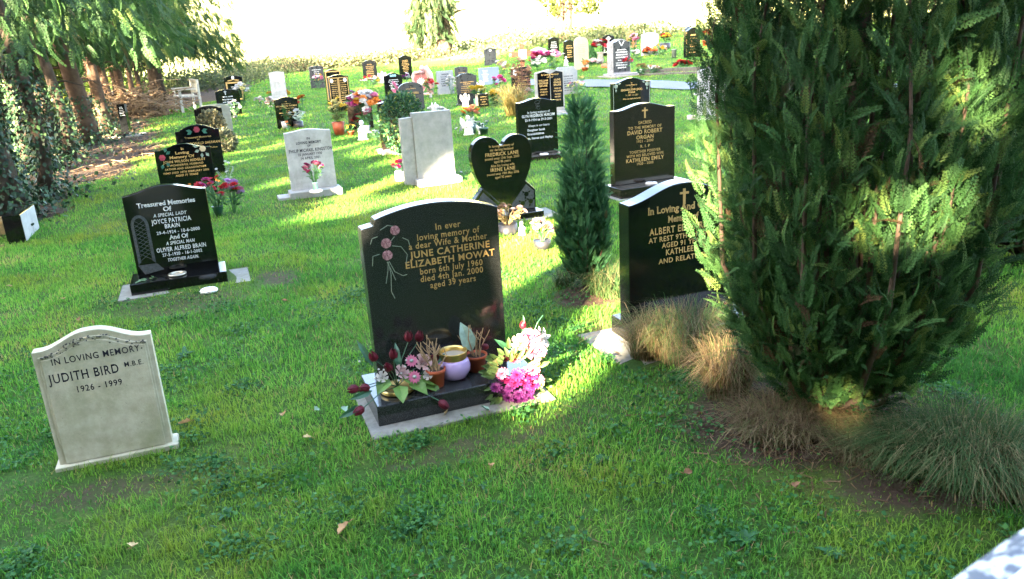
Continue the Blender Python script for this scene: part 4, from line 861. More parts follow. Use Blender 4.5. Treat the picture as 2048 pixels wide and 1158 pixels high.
S = mid('s930', 'dark headstone with an arched top, carved corners and gold lettering on a small plinth', (917, 208), (911, 153), 956, 'bell', .12, SLATE, GOLD, 6, .12, .4, .7, z0=.06, plinth=(.02, .12, .03, SLATE)); carve(S, lambda mb, w, h: [flower2d(mb, .06, h-.05, .03), flower2d(mb, w-.06, h-.05, .03), leaf2d(mb, .06, h-.09, 4.7, .1, .02), leaf2d(mb, w-.06, h-.09, 4.7, .1, .02)], ETCH, 'carving')
S = mid('blue975', 'flat topped pale blue headstone with white lettering on its left half', (960, 172), (953, 137), 999, 'flat', 0, BLUE); mb = MB(); dashes(mb, S['w']*.3, S['h']-.06, .12, S['w']*.4, 9); mb.build('inscription', SILVER, S['o'])
S = mid('s980', 'dark double panelled headstone with a white badge, standing alone on the far lawn', (970, 133), (965, 99), 994, 'ogee', .1, SLATE); carve(S, lambda mb, w, h: [frame2d(mb, .08, w*.5, .1, h-.22, .02), frame2d(mb, w*.52, w-.06, .1, h-.22, .02)], ETCH, 'panel_frame'); carve(S, lambda mb, w, h: oval(mb, w*.5, h-.06, .06, .06), WHITEP, 'badge'); mb = MB(); dashes(mb, S['w']*.32, S['h']-.26, .16, S['w']*.34, 8); mb.build('inscription', ETCH, S['o'])
S = mid('s1037', 'brown black headstone with a white oval portrait behind a dead brown shrub', (1026, 192), (1018, 137), 1062, 'arc', .04, BROWN, GOLD, 6, .2, .5, .8); carve(S, lambda mb, w, h: oval(mb, .09, h-.12, .055, .09), WHITEP, 'portrait_oval')
S = mid('s1095', 'black double tablet headstone in a white frame with gold lettering on a white base', (1075, 225), (1066, 147), 1130, 'peak', .10, PALE, th=.1, z0=.08, plinth=(.02, .10, .05, PALE), slab=(-.05, .16, -.22, .18, .03, GREYSLATE))
w, h = S['w'], S['h']; mb = MB(); mb.prism([(.03, .15), (.03, h-.01), (w*.28, h+.02), (w*.5-.008, h-.03), (w*.5-.008, .15)], -.006, -.0004); mb.build('black_panel', BLACK, S['o']); mb = MB(); mb.prism([(w*.5+.008, .15), (w*.5+.008, h-.03), (w*.72, h+.02), (w-.03, h-.01), (w-.03, .15)], -.006, -.0004); mb.build('black_panel', BLACK, S['o'])
mb = MB()
for t, cx, dz, cap, wd in (('In Loving Memory', 0, .055, .030, .37), ('of our', 0, .10, .024, .15), ('WILLIAM', -.25, .165, .034, .20), ('GEORGE', -.25, .215, .034, .20), ('SKUSE', -.25, .265, .034, .17), ('WHO DIED', -.25, .33, .026, .15), ('1ST MARCH', -.25, .38, .026, .16), ('AGED 71', -.25, .43, .026, .14), ('OLIVE', .25, .165, .034, .14), ('GRACE', .25, .215, .034, .16), ('SKUSE', .25, .265, .034, .16), ('WIFE OF', .25, .33, .026, .14), ('WILLIAM', .25, .38, .03, .18), ('WHO DIED', .25, .44, .026, .13), ('MAY 2001', .25, .49, .026, .13), ('AGED 82', .25, .55, .026, .13)):
    letter(mb, t, w*(.5+cx), h-dz, cap, wd*min(1, w/.6), .03, y=-.0075)
mb.build('inscription', GOLD, S['o'])
S = mid('grey1130', 'blue grey headstone with clipped corners and faint lettering, behind the white framed double tablet', (1112, 192), (1100, 136), 1156, 'clip', 0, GREYSLATE, th=.09); fake(S, INK, 7, .2, .6, .7)
S = mid('evans', 'black headstone with carved white roses in its corners, behind the large brown black one', (1226, 247), (1220, 168), 1301, 'ogee', .10, BLACK, th=.09)
w, h = S['w'], S['h']; insc(S, [('In', .0, .02, .024, .03), ('Loving Memory', .0, .055, .026, .22), ('of', .0, .09, .02, .03), ('BERNARD JOHN (JACK)', .0, .14, .034, .42, 'b'), ('EVANS', .0, .185, .032, .13, 'b'), ('7.5.1917 - 6.5.2001', .0, .23, .026, .25), ('Also his beloved wife', .0, .29, .026, .35)], GOLD)
def rs(mb, w, h):
    for sx in (.07, w-.07): flower2d(mb, sx, h-.05, .035, n=7); leaf2d(mb, sx, h-.09, 4.7, .06, .015); leaf2d(mb, sx+(.04 if sx < .2 else -.04), h-.02, .3 if sx < .2 else 2.8, .06, .015)
    stroke2d(mb, [(.018, .1), (.018, h-.02)], .008); stroke2d(mb, [(w-.018, .1), (w-.018, h-.02)], .008)
carve(S, rs, PALEG, 'carved_rose')
# -- far right group
S = mid('w1077', 'white headstone with a stepped peak, above the pink flowers at the far side', (1064, 132), (1063, 100), 1094, 'peak', .16, WHITE, INK, 5, .08, .5, .6)
mid('s1105', 'small black headstone with white lettering in front of the forked reddish tree', (1098, 112), (1096, 78), 1119, 'ogee', .12, BLACK, SILVER, 6, .1, .6)
mid('s1135', 'black headstone with gold lettering directly left of the beige arched stone', (1129, 128), (1127, 84), 1150, 'serp', .14, BLACK, GOLD, 6, .1, .6)
S = mid('arch', 'beige sandstone headstone with a round arched top', (1151, 140), (1147, 88), 1178, 'gothic', .42, BEIGE, None, th=.1); fake(S, plain('worn_lettering', (.2, .16, .11), .8), 8, .0, .5, .6)
S = mid('s1215', 'black headstone with a bold white cross panel, behind the grey granite one', (1206, 113), (1204, 74), 1229, 'ogee', .14, BLACK, None); carve(S, lambda mb, w, h: cross2d(mb, w*.5, h-.12, .34), SILVER, 'white_cross'); carve(S, lambda mb, w, h: frame2d(mb, .05, w-.05, h-.62, h-.38, .05), SILVER, 'white_panel')
S = mid('s1240', 'deep grey granite headstone with white lettering on a stepped plinth beside the path', (1226, 148), (1217, 86), 1261, 'ogee', .14, MIDGREY, None, th=.3, z0=.09, plinth=(.1, .25, .08, MIDGREY), slab=(-.25, .4, -.42, .5, .03, CONC), yaw=26); w, h = S['w'], S['h']
mb = MB(); mb.prism([(.02, .13), (.02, h-.01), (w*.5, h+.07), (w-.02, h-.01), (w-.02, .13)], -.005, -.0004); mb.build('dark_panel', SLATE, S['o']); mb = MB(); dashes(mb, w*.5, h-.17, .22, w*.75, 8, y=-.0065); stroke2d(mb, [(w*.5-.09, h+.03), (w*.5, h-.1), (w*.5+.09, h+.03)], .03, -.0075); mb.build('inscription', SILVER, S['o'])
mid('s1262', 'small brown headstone tinted orange as if by the sun, at the back right', (1254, 97), (1252, 66), 1274, 'ogee', .16, granite('sun_tinted_brown_granite', (.20, .10, .045), (.3, .17, .08), .2), None)  # the sun's orange is mixed into this granite's colour
S = mid('w1300', 'white marble headstone blazing in the sun with faint lettering', (1284, 112), (1283, 70), 1317, 'arc', .1, WHITE, None); fake(S, plain('faded_lettering', (.3, .29, .28), .8), 6, .12, .6, .6)
S = mid('s1380', 'tall black headstone with gilt edge at the back, left of the big cypress', (1372, 116), (1371, 62), 1400, 'ogee', .18, BLACK, GOLD, 7, .1, .8, .7, th=.16); carve(S, lambda mb, w, h: stroke2d(mb, [(.02, .1), (.02, h-.02)], .012), GOLD, 'gilt_edge')
mid('s1372', 'dark headstone just showing behind the tall black one with gilt edge', (1369, 108), (1365, 58), 1390, 'ogee', .18, DARK, None)
S = mid('edge', 'speckled grey headstone standing edge on behind the left side of the big cypress', (1400, 243), (1396, 142), 0, 'arc', .08, rough_stone('lichened_stone', (.2, .21, .2), (.5, .5, .48), 18, (.3, .3, .26), .4), None, w=.5, th=.1)
# nearest stone: only its top shows, at the bottom right corner
NEARG = granite('speckled_grey_granite', (.06, .065, .08), (.42, .42, .40), .5, 90, .5, .62, .5)
# ------------------------------------------------------------------ flowers, pots and ornaments
GRN = plain('flower_leaf', (.035, .12, .035), .5, 0, .4, .35, 30, 0, 60, .25); GRN2 = plain('pale_leaf', (.12, .26, .10), .5, 0, .4, .3, 30, 0, 60, .3); DKGRN = plain('dark_leaf', (.02, .085, .04), .45, 0, .5, .3, 30, 0, 60, .15)
STEM = plain('stem', (.10, .2, .06), .6); TERRA = plain('terracotta_plastic', (.34, .075, .028), .5, 0, .35, .15, 15); GPOT = plain('green_plastic', (.015, .06, .04), .4); BPOT = plain('black_plastic', (.012, .012, .014), .4); GREYPOT = plain('grey_stoneware', (.36, .37, .37), .7, 0, .3, .2, 30); SOIL = plain('soil', (.03, .02, .014), .95)
BRASS = plain('brass', (.60, .44, .16), .28, .9)
def petal(name, c, tr=.3): return plain('petals_'+name, c, .55, 0, .3, .18, 80, 0, 60, tr)
COL = dict(red=petal('red', (0.341, 0.0124, 0.0186)), dred=petal('dark_red', (.095, .006, .016)), magenta=petal('magenta', (.27, .015, .10)), pink=petal('pink', (0.465, 0.136, 0.223)), pale=petal('pale_pink', (0.496, 0.347, 0.341)), white=petal('white', (0.508, 0.496, 0.471)), yellow=petal('yellow', (0.496, 0.341, 0.031)), orange=petal('orange', (0.496, 0.161, 0.0248)), purple=petal('purple', (.085, .012, .085)), lilac=petal('lilac', (0.341, 0.174, 0.384)), peach=petal('peach', (0.465, 0.198, 0.124)), lemon=petal('lemon', (0.446, 0.403, 0.136)), brown=plain('dead_petals', (.26, .15, .08), .8, 0, .2, .4, 60, 0, 60, .2))
def bloom(mb, c, r, n=14, layers=3):
    """a full double flower: rings of petals, outer ones lying open, inner ones closing"""
    c = Vector(c); q = Vector((random.gauss(0, .4), random.gauss(0, .4)-.35, 1)).to_track_quat('Z', 'Y')
    for L in range(layers):
        m = max(4, n-3*L); el = .15+.42*L; rr = r*(1-.22*L)
        for k in range(m):
            a = 6.283*(k+.5*L)/m+random.uniform(-.1, .1); d = Vector((math.cos(a)*math.cos(el), math.sin(a)*math.cos(el), math.sin(el))); t = Vector((-math.sin(a), math.cos(a), 0))
            w = rr*2.6/m; u = Vector((0, 0, 1))
            pts = [Vector((0, 0, 0)), d*rr*.6+t*w+u*.08*r, d*rr+t*w*.55+u*.02*r, d*rr*1.06, d*rr-t*w*.55+u*.02*r, d*rr*.6-t*w+u*.08*r]
            mb.add([c+q @ p for p in pts], [(0, 1, 2, 3), (0, 3, 4, 5)])
def tulip(mb, c, d, r):
    d = Vector(d).normalized(); q = d.to_track_quat('Z', 'Y'); c = Vector(c); mb.smooth = True
    for k in range(6):
        a = 1.047*k; s = .92 if k % 2 else 1.0; V = []; Fs = []
        for i, (z, rad, hw) in enumerate(((0, .25, .3), (.6, .85, .62), (1.3, .92, .58), (2.0, .68, .4), (2.5, .34, .05))):
            for j in (-1, 0, 1): b = a+j*hw*.85; V.append(c+q @ Vector((math.cos(b)*rad*r*s, math.sin(b)*rad*r*s, z*r*(.95 if j else 1.0))))
        for i in range(4):
            for j in range(2): Fs.append((i*3+j, i*3+j+1, i*3+j+4, i*3+j+3))
        mb.add(V, Fs)
    mb.smooth = False
def pot_prof(kind, r, h):
    if kind == 'pot': return [(r*.72, 0), (r*.92, h*.8), (r*1.0, h*.8), (r*1.03, h), (r*.93, h), (r*.9, h*.86)]
    if kind == 'bucket': return [(r*.75, 0), (r, h), (r*.94, h), (r*.92, h*.9)]
    if kind == 'cone': return [(r*.3, -.04), (r*.95, h), (r, h+.005), (r*.9, h)]
    if kind == 'vase': return [(r*.5, 0), (r*.8, h*.3), (r*.6, h*.75), (r*.85, h), (r*.75, h*.98)]
    return [(r, 0), (r*1.02, h*.2), (r*.95, h), (r*.85, h*.98)]
def bunch(px, py, label, cols, hpx, wpx, n=18, pot=None, pm=None, potr=.06, poth=.1, z=0.0, leaves=40, br=.035, cat='flowers', name='flower_bunch', lm=None, group=None, flat=False, loc=None, stems=True):
    """a bunch with its foot at a photo point; size read off in photo pixels"""
    b = at(px, py, z) if loc is None else Vector(loc)
    if loc is None: b.z = float(terr(b.x, b.y))+z
    s = scale_at(b); H, Wd = hpx/s, wpx/s*.5; br *= 1.3 if s < 100 else 1.0
    t_ = thing(name, b, label, cat, random.uniform(0, 6), group)
    z0 = poth if pot else 0.0
    if pot:
        mb = MB(); mb.smooth = True; mb.lathe(pot_prof(pot, potr, poth), 18); o = mb.build('pot' if pot != 'vase' else 'vase', pm, t_)
        mb = MB(); mb.lathe([(.001, 0), (potr*.88, 0)], 14, (0, 0, poth*.88), cap=False); mb.build('soil', SOIL, t_)
    pts = []
    for k in range(n):
        a = random.uniform(0, 6.283); u = math.sqrt(random.random()); zz = z0+(H-z0)*(.45+.55*math.sqrt(max(0, 1-u*u)))*random.uniform(.85, 1) if not flat else z0+(H-z0)*random.uniform(.6, 1)
        pts.append(Vector((math.cos(a)*u*Wd, math.sin(a)*u*Wd, zz)))
    mb = MB()
    if stems and H > .12:
        for p in pts: mb.tube([(p.x*.12, p.y*.12, z0*.9), (p.x*.5, p.y*.5, z0+(p.z-z0)*.6), p-Vector((0, 0, .005))], .0028, 4, False)
    for k in range(leaves):
        p = random.choice(pts); f = random.uniform(.15, .95); c = Vector((p.x*f*1.05, p.y*f*1.05, z0+(p.z-z0)*f)); mb.leaf(c, (p.x+random.gauss(0, .05), p.y+random.gauss(0, .05), random.uniform(0, .12)), br*random.uniform(1.3, 2.4), br*random.uniform(.5, .9))
    if mb.v: mb.build('foliage', lm or GRN, t_)
    names = list(cols); byc = {}
    for k, p in enumerate(pts): byc.setdefault(names[k % len(names)], []).append(p)
    for cname, ps in byc.items():
        mb = MB()
        for p in ps:
            if s > 100: mb = MB()
            bloom(mb, p, br*random.uniform(.75, 1.2), 10 if s > 120 else 7, 3 if s > 60 else 2)
            if s > 100: mb.build('bloom', COL[cname], t_)
        if s <= 100: mb.build('blooms', COL[cname], t_)
    return t_
# ---- the middle headstone's arrangements
S = STONES['mowat']
def onp(x, y, z=.1): q = S['p']+S['u']*x+S['bk']*y; return Vector((q.x, q.y, S['p'].z+z))
w = S['w']
t_ = thing('flower_arrangement', onp(.06, -.13, .1), 'dark red silk tulips and pink daisies in a gilt bowl, left end of the plinth', 'flowers', YAW)
mb = MB(); mb.smooth = True; mb.lathe([(.05, 0), (.085, .004), (.088, .010), (.083, .013), (.088, .017), (.086, .022), (.07, .022), (.06, .012)], 26); mb.build('bowl', BRASS, t_)
tul = [((-.10, -.05, .20), (-.4, -.3, 1)), ((.085, .03, .235), (.1, -.2, 1)), ((.135, .03, .225), (.3, -.1, 1)), ((-.005, -.01, .175), (0, -.3, 1)), ((-.03, -.02, .125), (-.3, -.4, .6)), ((-.205, -.10, .10), (-1, -.4, .1)), ((-.15, -.09, .085), (-1, -.3, .2)), ((-.20, -.16, .02), (-1, -.5, -.2)), ((.165, -.175, -.02), (.5, -.6, -.5)), ((.19, .01, .115), (.3, -.5, .5))]
mb = MB()
for c, d in tul: mb = MB(); tulip(mb, c, d, .025); mb.build('tulip', COL['dred'], t_)
mb = MB()
for c, d in tul: c = Vector(c); mb.tube([(0, 0, .02), (c.x*.5, c.y*.5, c.z*.55+.03), c], .0025, 5, False)
for x, y, z, dx, dy, dz, L in ((-.11, -.02, .16, -.4, .2, 1, .15), (-.2, -.13, .02, -.8, -.4, -.1, .13), (-.14, -.10, .07, -.9, -.4, .0, .12), (.12, .0, .06, 1, .2, .35, .14), (.15, -.02, .09, 1, .1, .5, .13), (.02, .02, .1, .1, .4, 1, .14)): mb.leaf((x, y, z), (dx, dy, dz), L, .035, (0, -1, .4))
mb.build('tulip_leaves', DKGRN, t_)
mb = MB()
for x, y, z, dx, dy, L in ((0, -.06, .05, -.1, -1, .11), (.05, -.05, .06, .6, -.8, .12), (.1, -.03, .06, 1, -.5, .12), (-.04, -.03, .08, -.8, -.6, .10), (.03, -.02, .1, .3, -.7, .10), (.12, -.04, .03, .9, -.8, .10)): mb.leaf((x, y, z), (dx, dy, -.25), L, .075, (0, -.4, 1))
mb.build('broad_leaves', plain('broad_leaf', (.10, .20, .04), .5, 0, .4, .25, 25, 0, 60, .25), t_)
for c, r in (((.075, -.045, .16), .034), ((.075, -.075, .085), .036)):
    mb = MB(); mb.mi = 0; q = Vector((0, -1, .7)).to_track_quat('Z', 'Y')
    for k in range(26):
        a = 6.283*k/13+(.2 if k > 12 else 0); rr = r*(1 if k < 13 else .72); d = Vector((math.cos(a), math.sin(a), .15 if k < 13 else .4)); s = Vector((-math.sin(a), math.cos(a), 0))*r*.2
        mb.add([Vector(c)+q @ p for p in (Vector((0, 0, 0)), d*rr*.6+s, d*rr, d*rr*.6-s)], [(0, 1, 2, 3)])
    mb.mi = 1; mb.blob(Vector(c)+q @ Vector((0, 0, r*.25)), (r*.3, r*.3, r*.25), 10, 6); mb.build('daisy', [COL['pink'], plain('daisy_eye', (.25, .28, .25), .8)], t_)
def rose(par, c, r, m, name='rose'):
    mb = MB(); mb.smooth = True; q = Vector((random.gauss(0, .3), -.8, .8)).to_track_quat('Z', 'Y')
    for L in range(4):
        nn = 3+L; rr = r*(.35+.22*L); hh = r*(1.15-.18*L)
        for k in range(nn):
            a0 = 6.283*k/nn+L*.9; V = []
            for z, f in ((0, .45), (.5, .95), (1, 1.0+.18*L)):
                for j in (-1, 0, 1): a = a0+j*3.6/nn*.62; V.append(Vector(c)+q @ Vector((math.cos(a)*rr*f, math.sin(a)*rr*f, (z*hh*(1 if j == 0 else .93))-r*.3)))
            mb.add(V, [(0, 1, 4, 3), (1, 2, 5, 4), (3, 4, 7, 6), (4, 5, 8, 7)])
    return mb.build(name, m, par)
t_.scale = (.9, .9, .9)
rose(t_, (.02, -.055, .115), .026, COL['pale']); rose(t_, (.135, -.03, .135), .03, COL['pale']); rose(t_, (.15, -.06, .075), .018, COL['white'], 'bud'); rose(t_, (-.075, -.03, .10), .02, COL['white'], 'bud')
mb = MB()
for k in range(16): mb.blob((.0+random.gauss(-.03, .07), -.05+random.gauss(0, .02), .12+random.gauss(0, .04)), (.006, .006, .005), 6, 4)
mb.build('white_sprigs', COL['white'], t_)
def plantpot(x, y, r, h, label, sticks, leaf=None):
    t_ = thing('plant_pot', onp(x, y), label, 'plant pot', YAW); mb = MB(); mb.smooth = True; mb.lathe(pot_prof('pot', r, h), 24); mb.build('pot', TERRA, t_)
    mb = MB(); mb.lathe([(.001, .006), (r*.5, .004), (r*.9, 0)], 16, (0, 0, h*.88), cap=False); mb.build('soil', SOIL, t_)
    mb = MB()
    for k in range(sticks):
        a = 6.283*k/sticks; rr = random.uniform(.1, .5)*r; L = random.uniform(.09, .17); lean = random.uniform(-.06, .09)
        p0 = Vector((rr*math.cos(a), rr*math.sin(a), h*.85)); p1 = p0+Vector((lean*math.cos(a)*.7+random.gauss(0, .012), lean*math.sin(a)*.5, L*.6)); p2 = p1+Vector((random.gauss(0, .02), random.gauss(0, .01), L*.4))
        mb.tube([p0, p1, p2], [.0035, .0028, .002], 5)
        if k % 2: q = p1+Vector((random.choice((-1, 1))*.03, .0, .045)); mb.tube([p1, (p1+q)/2+Vector((0, 0, -.004)), q], [.0022, .002, .0015], 5)
    mb.build('dead_stems', plain('dead_stem', (.30, .21, .12), .85, 0, .2, .3, 60), t_); return t_
plantpot(.235, -.165, .045, .085, 'left terracotta pot with dead bare stems, between the tulips and the lilac bowl', 12)
t2 = plantpot(.455, -.085, .052, .08, 'right terracotta pot with dead stems, behind the purple blooms', 10)
mb = MB(); mb.leaf((-.02, -.01, .1), (-.25, .1, 1), .15, .075, (0, -1, .1), .15); mb.build('pale_leaf', plain('silver_green_leaf', (.30, .45, .38), .4, 0, .5, .25, 40, 0, 60, .25), t2)
t_ = thing('flower_bowl', onp(.335, -.12), 'round lilac glazed bowl with a brass rim on the plinth', 'bowl', YAW); t_.scale = (1.12, 1.12, 1.12)
mb = MB(); mb.smooth = True; mb.lathe([(.03, 0), (.05, .008), (.066, .035), (.068, .055), (.062, .078), (.054, .090), (.05, .086), (.055, .06), (.03, .02), (.001, .015)], 32); mb.build('body', plain('lilac_glaze', (.36, .27, .50), .2), t_)
mb = MB(); mb.smooth = True; mb.lathe([(.0545, .088), (.056, .096), (.0575, .114), (.060, .121), (.0575, .122), (.053, .112), (.052, .09)], 32, cap=False); mb.build('rim', BRASS, t_)
mb = MB(); mb.lathe([(.001, 0), (.052, 0)], 20, (0, 0, .10), cap=False); mb.build('water', plain('dull_filling', (.25, .24, .2), .5), t_)
t_ = thing('flower_arrangement', onp(.575, -.155, .045), 'purple and pink silk blooms with white lilies and ferns, right end of the plinth', 'flowers', YAW)
def rp(ax, az, r): a = random.uniform(0, 6.28); return Vector((ax+math.cos(a)*r*random.random(), random.uniform(-.10, .02), az+math.sin(a)*r*random.random()))
for cname, spots, r in (('purple', [(-.12, .06), (-.09, .03), (-.06, -.01), (-.02, -.04), (.02, -.03), (-.10, .10), (.05, .0), (.0, .0), (-.05, .05), (.06, -.05)], .032), ('magenta', [(-.06, .09), (-.02, .07), (.03, .06), (.07, .09), (.0, .11), (.08, .03)], .036), ('pink', [(.05, .12), (.09, .11), (-.08, .13), (.02, .15), (.11, .06)], .034), ('lemon', [(-.10, .15), (-.06, .165), (-.02, .17), (.03, .17), (.10, .14), (.12, .02)], .03), ('white', [(.09, .18), (.06, .20), (.11, .20)], .035)):
    for x, z in spots:
        mb = MB(); bloom(mb, (x, -.14-.06*math.sqrt(max(0, 1-(x/.16)**2))*max(0, 1-abs(z-.04)/.2)+(.08 if z > .14 else 0), z), r*1.05, 13, 4); mb.build('bloom', COL[cname], t_)
mb = MB()
for k in range(90):
    a = random.uniform(0, 6.283); r = random.uniform(.10, .165); c = Vector((math.cos(a)*r*.9, -.10+random.uniform(-.05, .05), .06+math.sin(a)*r)); d = Vector((math.cos(a), -.35, math.sin(a)*.8)); mb.leaf(c, d, random.uniform(.04, .075), random.uniform(.018, .03), (0, -1, .3))
mb.build('fern_leaves', plain('fern_leaf', (.10, .17, .05), .5, 0, .4, .35, 40, 0, 60, .3), t_)
mb = MB()
for c, d in (((.10, -.02, .30), (.15, -.1, 1)), ((-.09, .0, .225), (-.9, -.4, .35)), ((-.03, -.09, .185), (-.3, -.8, .2))): mb = MB(); tulip(mb, c, d, .0205); mb.build('tulip', COL['dred'], t_)
mb = MB(); mb.tube([(.07, -.04, .1), (.09, -.03, .2), (.10, -.02, .30)], .0025, 5); mb.leaf((.10, -.02, .22), (.1, -.1, 1), .15, .03, (0, -1, .2)); mb.leaf((.02, -.05, .2), (-.6, -.2, .6), .12, .035, (0, -1, .2)); mb.tube([(.15, -.05, .28), (.18, -.04, .33), (.215, -.03, .36)], .002, 5); mb.build('tulip_leaves', DKGRN, t_)
t_.scale = (.88, .88, .84)
for c, s in (((.165, -.05, .245), .05), ((.20, -.03, .225), .048), ((.17, -.09, .20), .042)):
    mb = MB(); q = Vector((.4, -1, .4)).to_track_quat('Z', 'Y')
    for k in range(6):
        a = 1.047*k; d = q @ Vector((math.cos(a), math.sin(a), .55)); mb.leaf(c, d, s*1.25, s*.6, q @ Vector((0, 0, 1)), .4)
    mb.build('lily', COL['white'], t_)
rose(t_, (.055, -.09, .255), .03, COL['pale']); rose(t_, (.12, -.08, .265), .034, COL['pink'], 'carnation'); rose(t_, (.13, -.11, .19), .036, COL['pink'], 'carnation')
# ---- other dressed graves
def white_lid(px, py, lab):
    b = at(px, py); t_ = thing('vase_lid', b, lab, 'vase lid'); mb = MB(); mb.smooth = True; mb.lathe([(.062, 0), (.062, .012), (.05, .022), (.02, .03), (.001, .031)], 20); mb.build('cap', WHITEP, t_)
    mb = MB(); 
    for k in range(10): a = .628*k; q = .022+.02*(k % 2); mb.lathe([(.0065, 0), (.0065, .006)], 8, (q*math.cos(a), q*math.sin(a), .0265-9*q*q))
    mb.build('holes', INK, t_)
white_lid(418, 583, 'white pierced vase lid lying on the slab of the stone with the church window')
bunch(438, 432, 'bunch of red carnations in a green cone vase behind the stone with the church window', ['red', 'red', 'magenta'], 78, 84, 26, 'cone', GPOT, .06, .10, br=.04, leaves=60)
bunch(468, 425, 'lilac pink daisies leaning right of the red carnations', ['lilac', 'pink'], 66, 42, 14, br=.04, leaves=30, stems=True)
bunch(400, 398, 'spray of yellow green fern and orange berries against the black stone with painted roses', ['orange'], 52, 90, 6, br=.02, leaves=90, lm=GRN2, cat='greenery', name='fern_spray')
bunch(458, 372, 'grey green feathery plant beside the red carnations', ['white'], 60, 70, 5, br=.02, leaves=140, lm=plain('silvery_leaf', (.22, .28, .2), .6, 0, .3, .3, 30, 0, 60, .2), cat='plant', name='feathery_plant')
t_ = bunch(632, 384, 'magenta flowers in a glass vase on the plinth of the white marble stone', ['magenta', 'magenta', 'pink'], 62, 44, 22, 'vase', plain('green_glass', (.2, .38, .3), .1), .035, .11, z=.075, br=.028, leaves=40)
b = t_.location; mb = MB(); mb.smooth = True; mb.lathe([(.07, 0), (.075, .012), (.06, .024), (.04, .026)], 18, (0, 0, .001)); mb.build('white_collar', WHITEP, t_)
bunch(806, 360, 'red flowers in a white square planter left of the plain pale stone', ['red', 'magenta'], 42, 36, 16, 'box', WHITEP, .09, .11, br=.03, leaves=26, lm=DKGRN)
bunch(872, 352, 'tall red and orange flowers leaning on the plain pale stone', ['red', 'orange', 'magenta'], 62, 30, 20, br=.03, leaves=34)
b = at(890, 352); t_ = thing('pebble_pile', b, 'little heap of pale pebbles at the foot of the plain pale stone', 'pebbles'); mb = MB(); mb.smooth = True
for k in range(40): mb.blob((random.gauss(0, .07), random.gauss(0, .05), .02+abs(random.gauss(0, .02))), (random.uniform(.012, .025), random.uniform(.012, .02), .012), 7, 5, .1)
mb.build('pebbles', plain('pebble', (.45, .47, .45), .6, 0, .4, .5, 18), t_)
bunch(1016, 468, 'dried brown flowers in a black trough in front of the heart stone', ['brown', 'brown', 'pale'], 62, 76, 26, 'box', BPOT, .085, .09, br=.026, leaves=50, lm=plain('dry_leaf', (.22, .17, .08), .8, 0, .2, .4, 30, 0, 60, .2), cat='dried flowers')
def figure(px, py, hpx, lab, name='ornament', cat='ornament', wings=False, ears=False, mat=None, loc=None):
    b = at(px, py); s = scale_at(b); H = hpx/s; t_ = thing(name, b, lab, cat, YAW); mb = MB(); mb.smooth = True
    mb.lathe([(.26*H, 0), (.27*H, .04*H), (.2*H, .08*H), (.22*H, .2*H), (.17*H, .42*H), (.12*H, .6*H), (.07*H, .68*H)], 14); mb.blob((0, -.02*H, .80*H), (.115*H, .12*H, .14*H), 12, 8); mb.tube([(.13*H, 0, .55*H), (.19*H, -.12*H, .42*H), (.06*H, -.2*H, .42*H)], [.05*H, .045*H, .035*H], 6); mb.tube([(-.13*H, 0, .55*H), (-.19*H, -.12*H, .42*H), (-.06*H, -.2*H, .42*H)], [.05*H, .045*H, .035*H], 6)
    mb.build('body', mat or WHITEP, t_)
    if wings:
        for sx in (-1, 1):
            mb = MB(); mb.prism([(sx*.05*H, .35*H), (sx*.14*H, .72*H), (sx*.34*H, .86*H), (sx*.38*H, .6*H), (sx*.26*H, .3*H)][::sx], .08*H, .13*H); mb.build('wing', mat or WHITEP, t_, .004)
    if ears:
        for sx in (-1, 1):
            mb = MB(); mb.smooth = True; mb.blob((sx*.075*H, .0, 1.08*H), (.05*H, .035*H, .2*H), 10, 8); mb.build('ear', mat or WHITEP, t_)
    return t_
figure(1044, 470, 30, 'small pale statuette beside the black trough at the heart stone', mat=plain('weathered_white', (.5, .48, .43), .8, 0, .2, .3, 40))
bunch(1085, 500, 'pale dusty pink flowers in a black bowl next to the small cypress', ['pale', 'pale', 'brown'], 62, 46, 16, 'bucket', BPOT, .07, .08, br=.034, leaves=20)
bunch(571, 258, 'green plant in a pale grey pot left of the black stone with potted plants', ['lemon'], 44, 22, 3, 'bucket', GREYPOT, .07, .15, br=.03, leaves=60, lm=GRN, cat='potted plant', name='potted_plant')
bunch(598, 256, 'white leaved plant in a dark box, right of the black stone with potted plants', ['white'], 36, 34, 10, 'box', BPOT, .10, .14, br=.03, leaves=60, lm=plain('variegated_leaf', (.4, .48, .4), .5, 0, .3, .3, 30), cat='potted plant', name='potted_plant')
bunch(546, 240, 'white and pale pink flowers at the left edge of the black stone with potted plants', ['white', 'pale', 'white'], 46, 22, 14, br=.045, leaves=30)
bunch(606, 226, 'red and orange flowers leaning at the right of the black stone with potted plants', ['red', 'orange', 'red'], 36, 26, 12, br=.045, leaves=16)
bunch(580, 262, 'dry reddish heather at the foot of the black stone with potted plants', ['brown', 'orange'], 20, 30, 10, br=.025, leaves=40, cat='plant', name='heather')
bunch(558, 202, 'dome of golden chrysanthemums before the sunlit white stone', ['yellow', 'orange', 'yellow'], 26, 42, 26, br=.05, leaves=16)
bunch(520, 218, 'small pink and white posy left of the golden chrysanthemums', ['pale', 'white'], 24, 24, 10, br=.04, leaves=14)
bunch(488, 212, 'glowing white bouquet beside the stone with a white oval', ['white', 'white', 'lemon'], 44, 34, 24, br=.05, leaves=20)
bunch(470, 236, 'white flowers with pale leaves by the black stone with a jutting shoulder', ['white'], 36, 26, 12, 'box', BPOT, .06, .07, br=.04, leaves=40, lm=GRN2)
bunch(735, 268, 'heap of orange, white and pink silk flowers glowing in the sun', ['orange', 'white', 'pink', 'orange', 'white', 'magenta', 'yellow'], 84, 66, 52, 'cone', GREYPOT, .07, .15, br=.085, leaves=24)
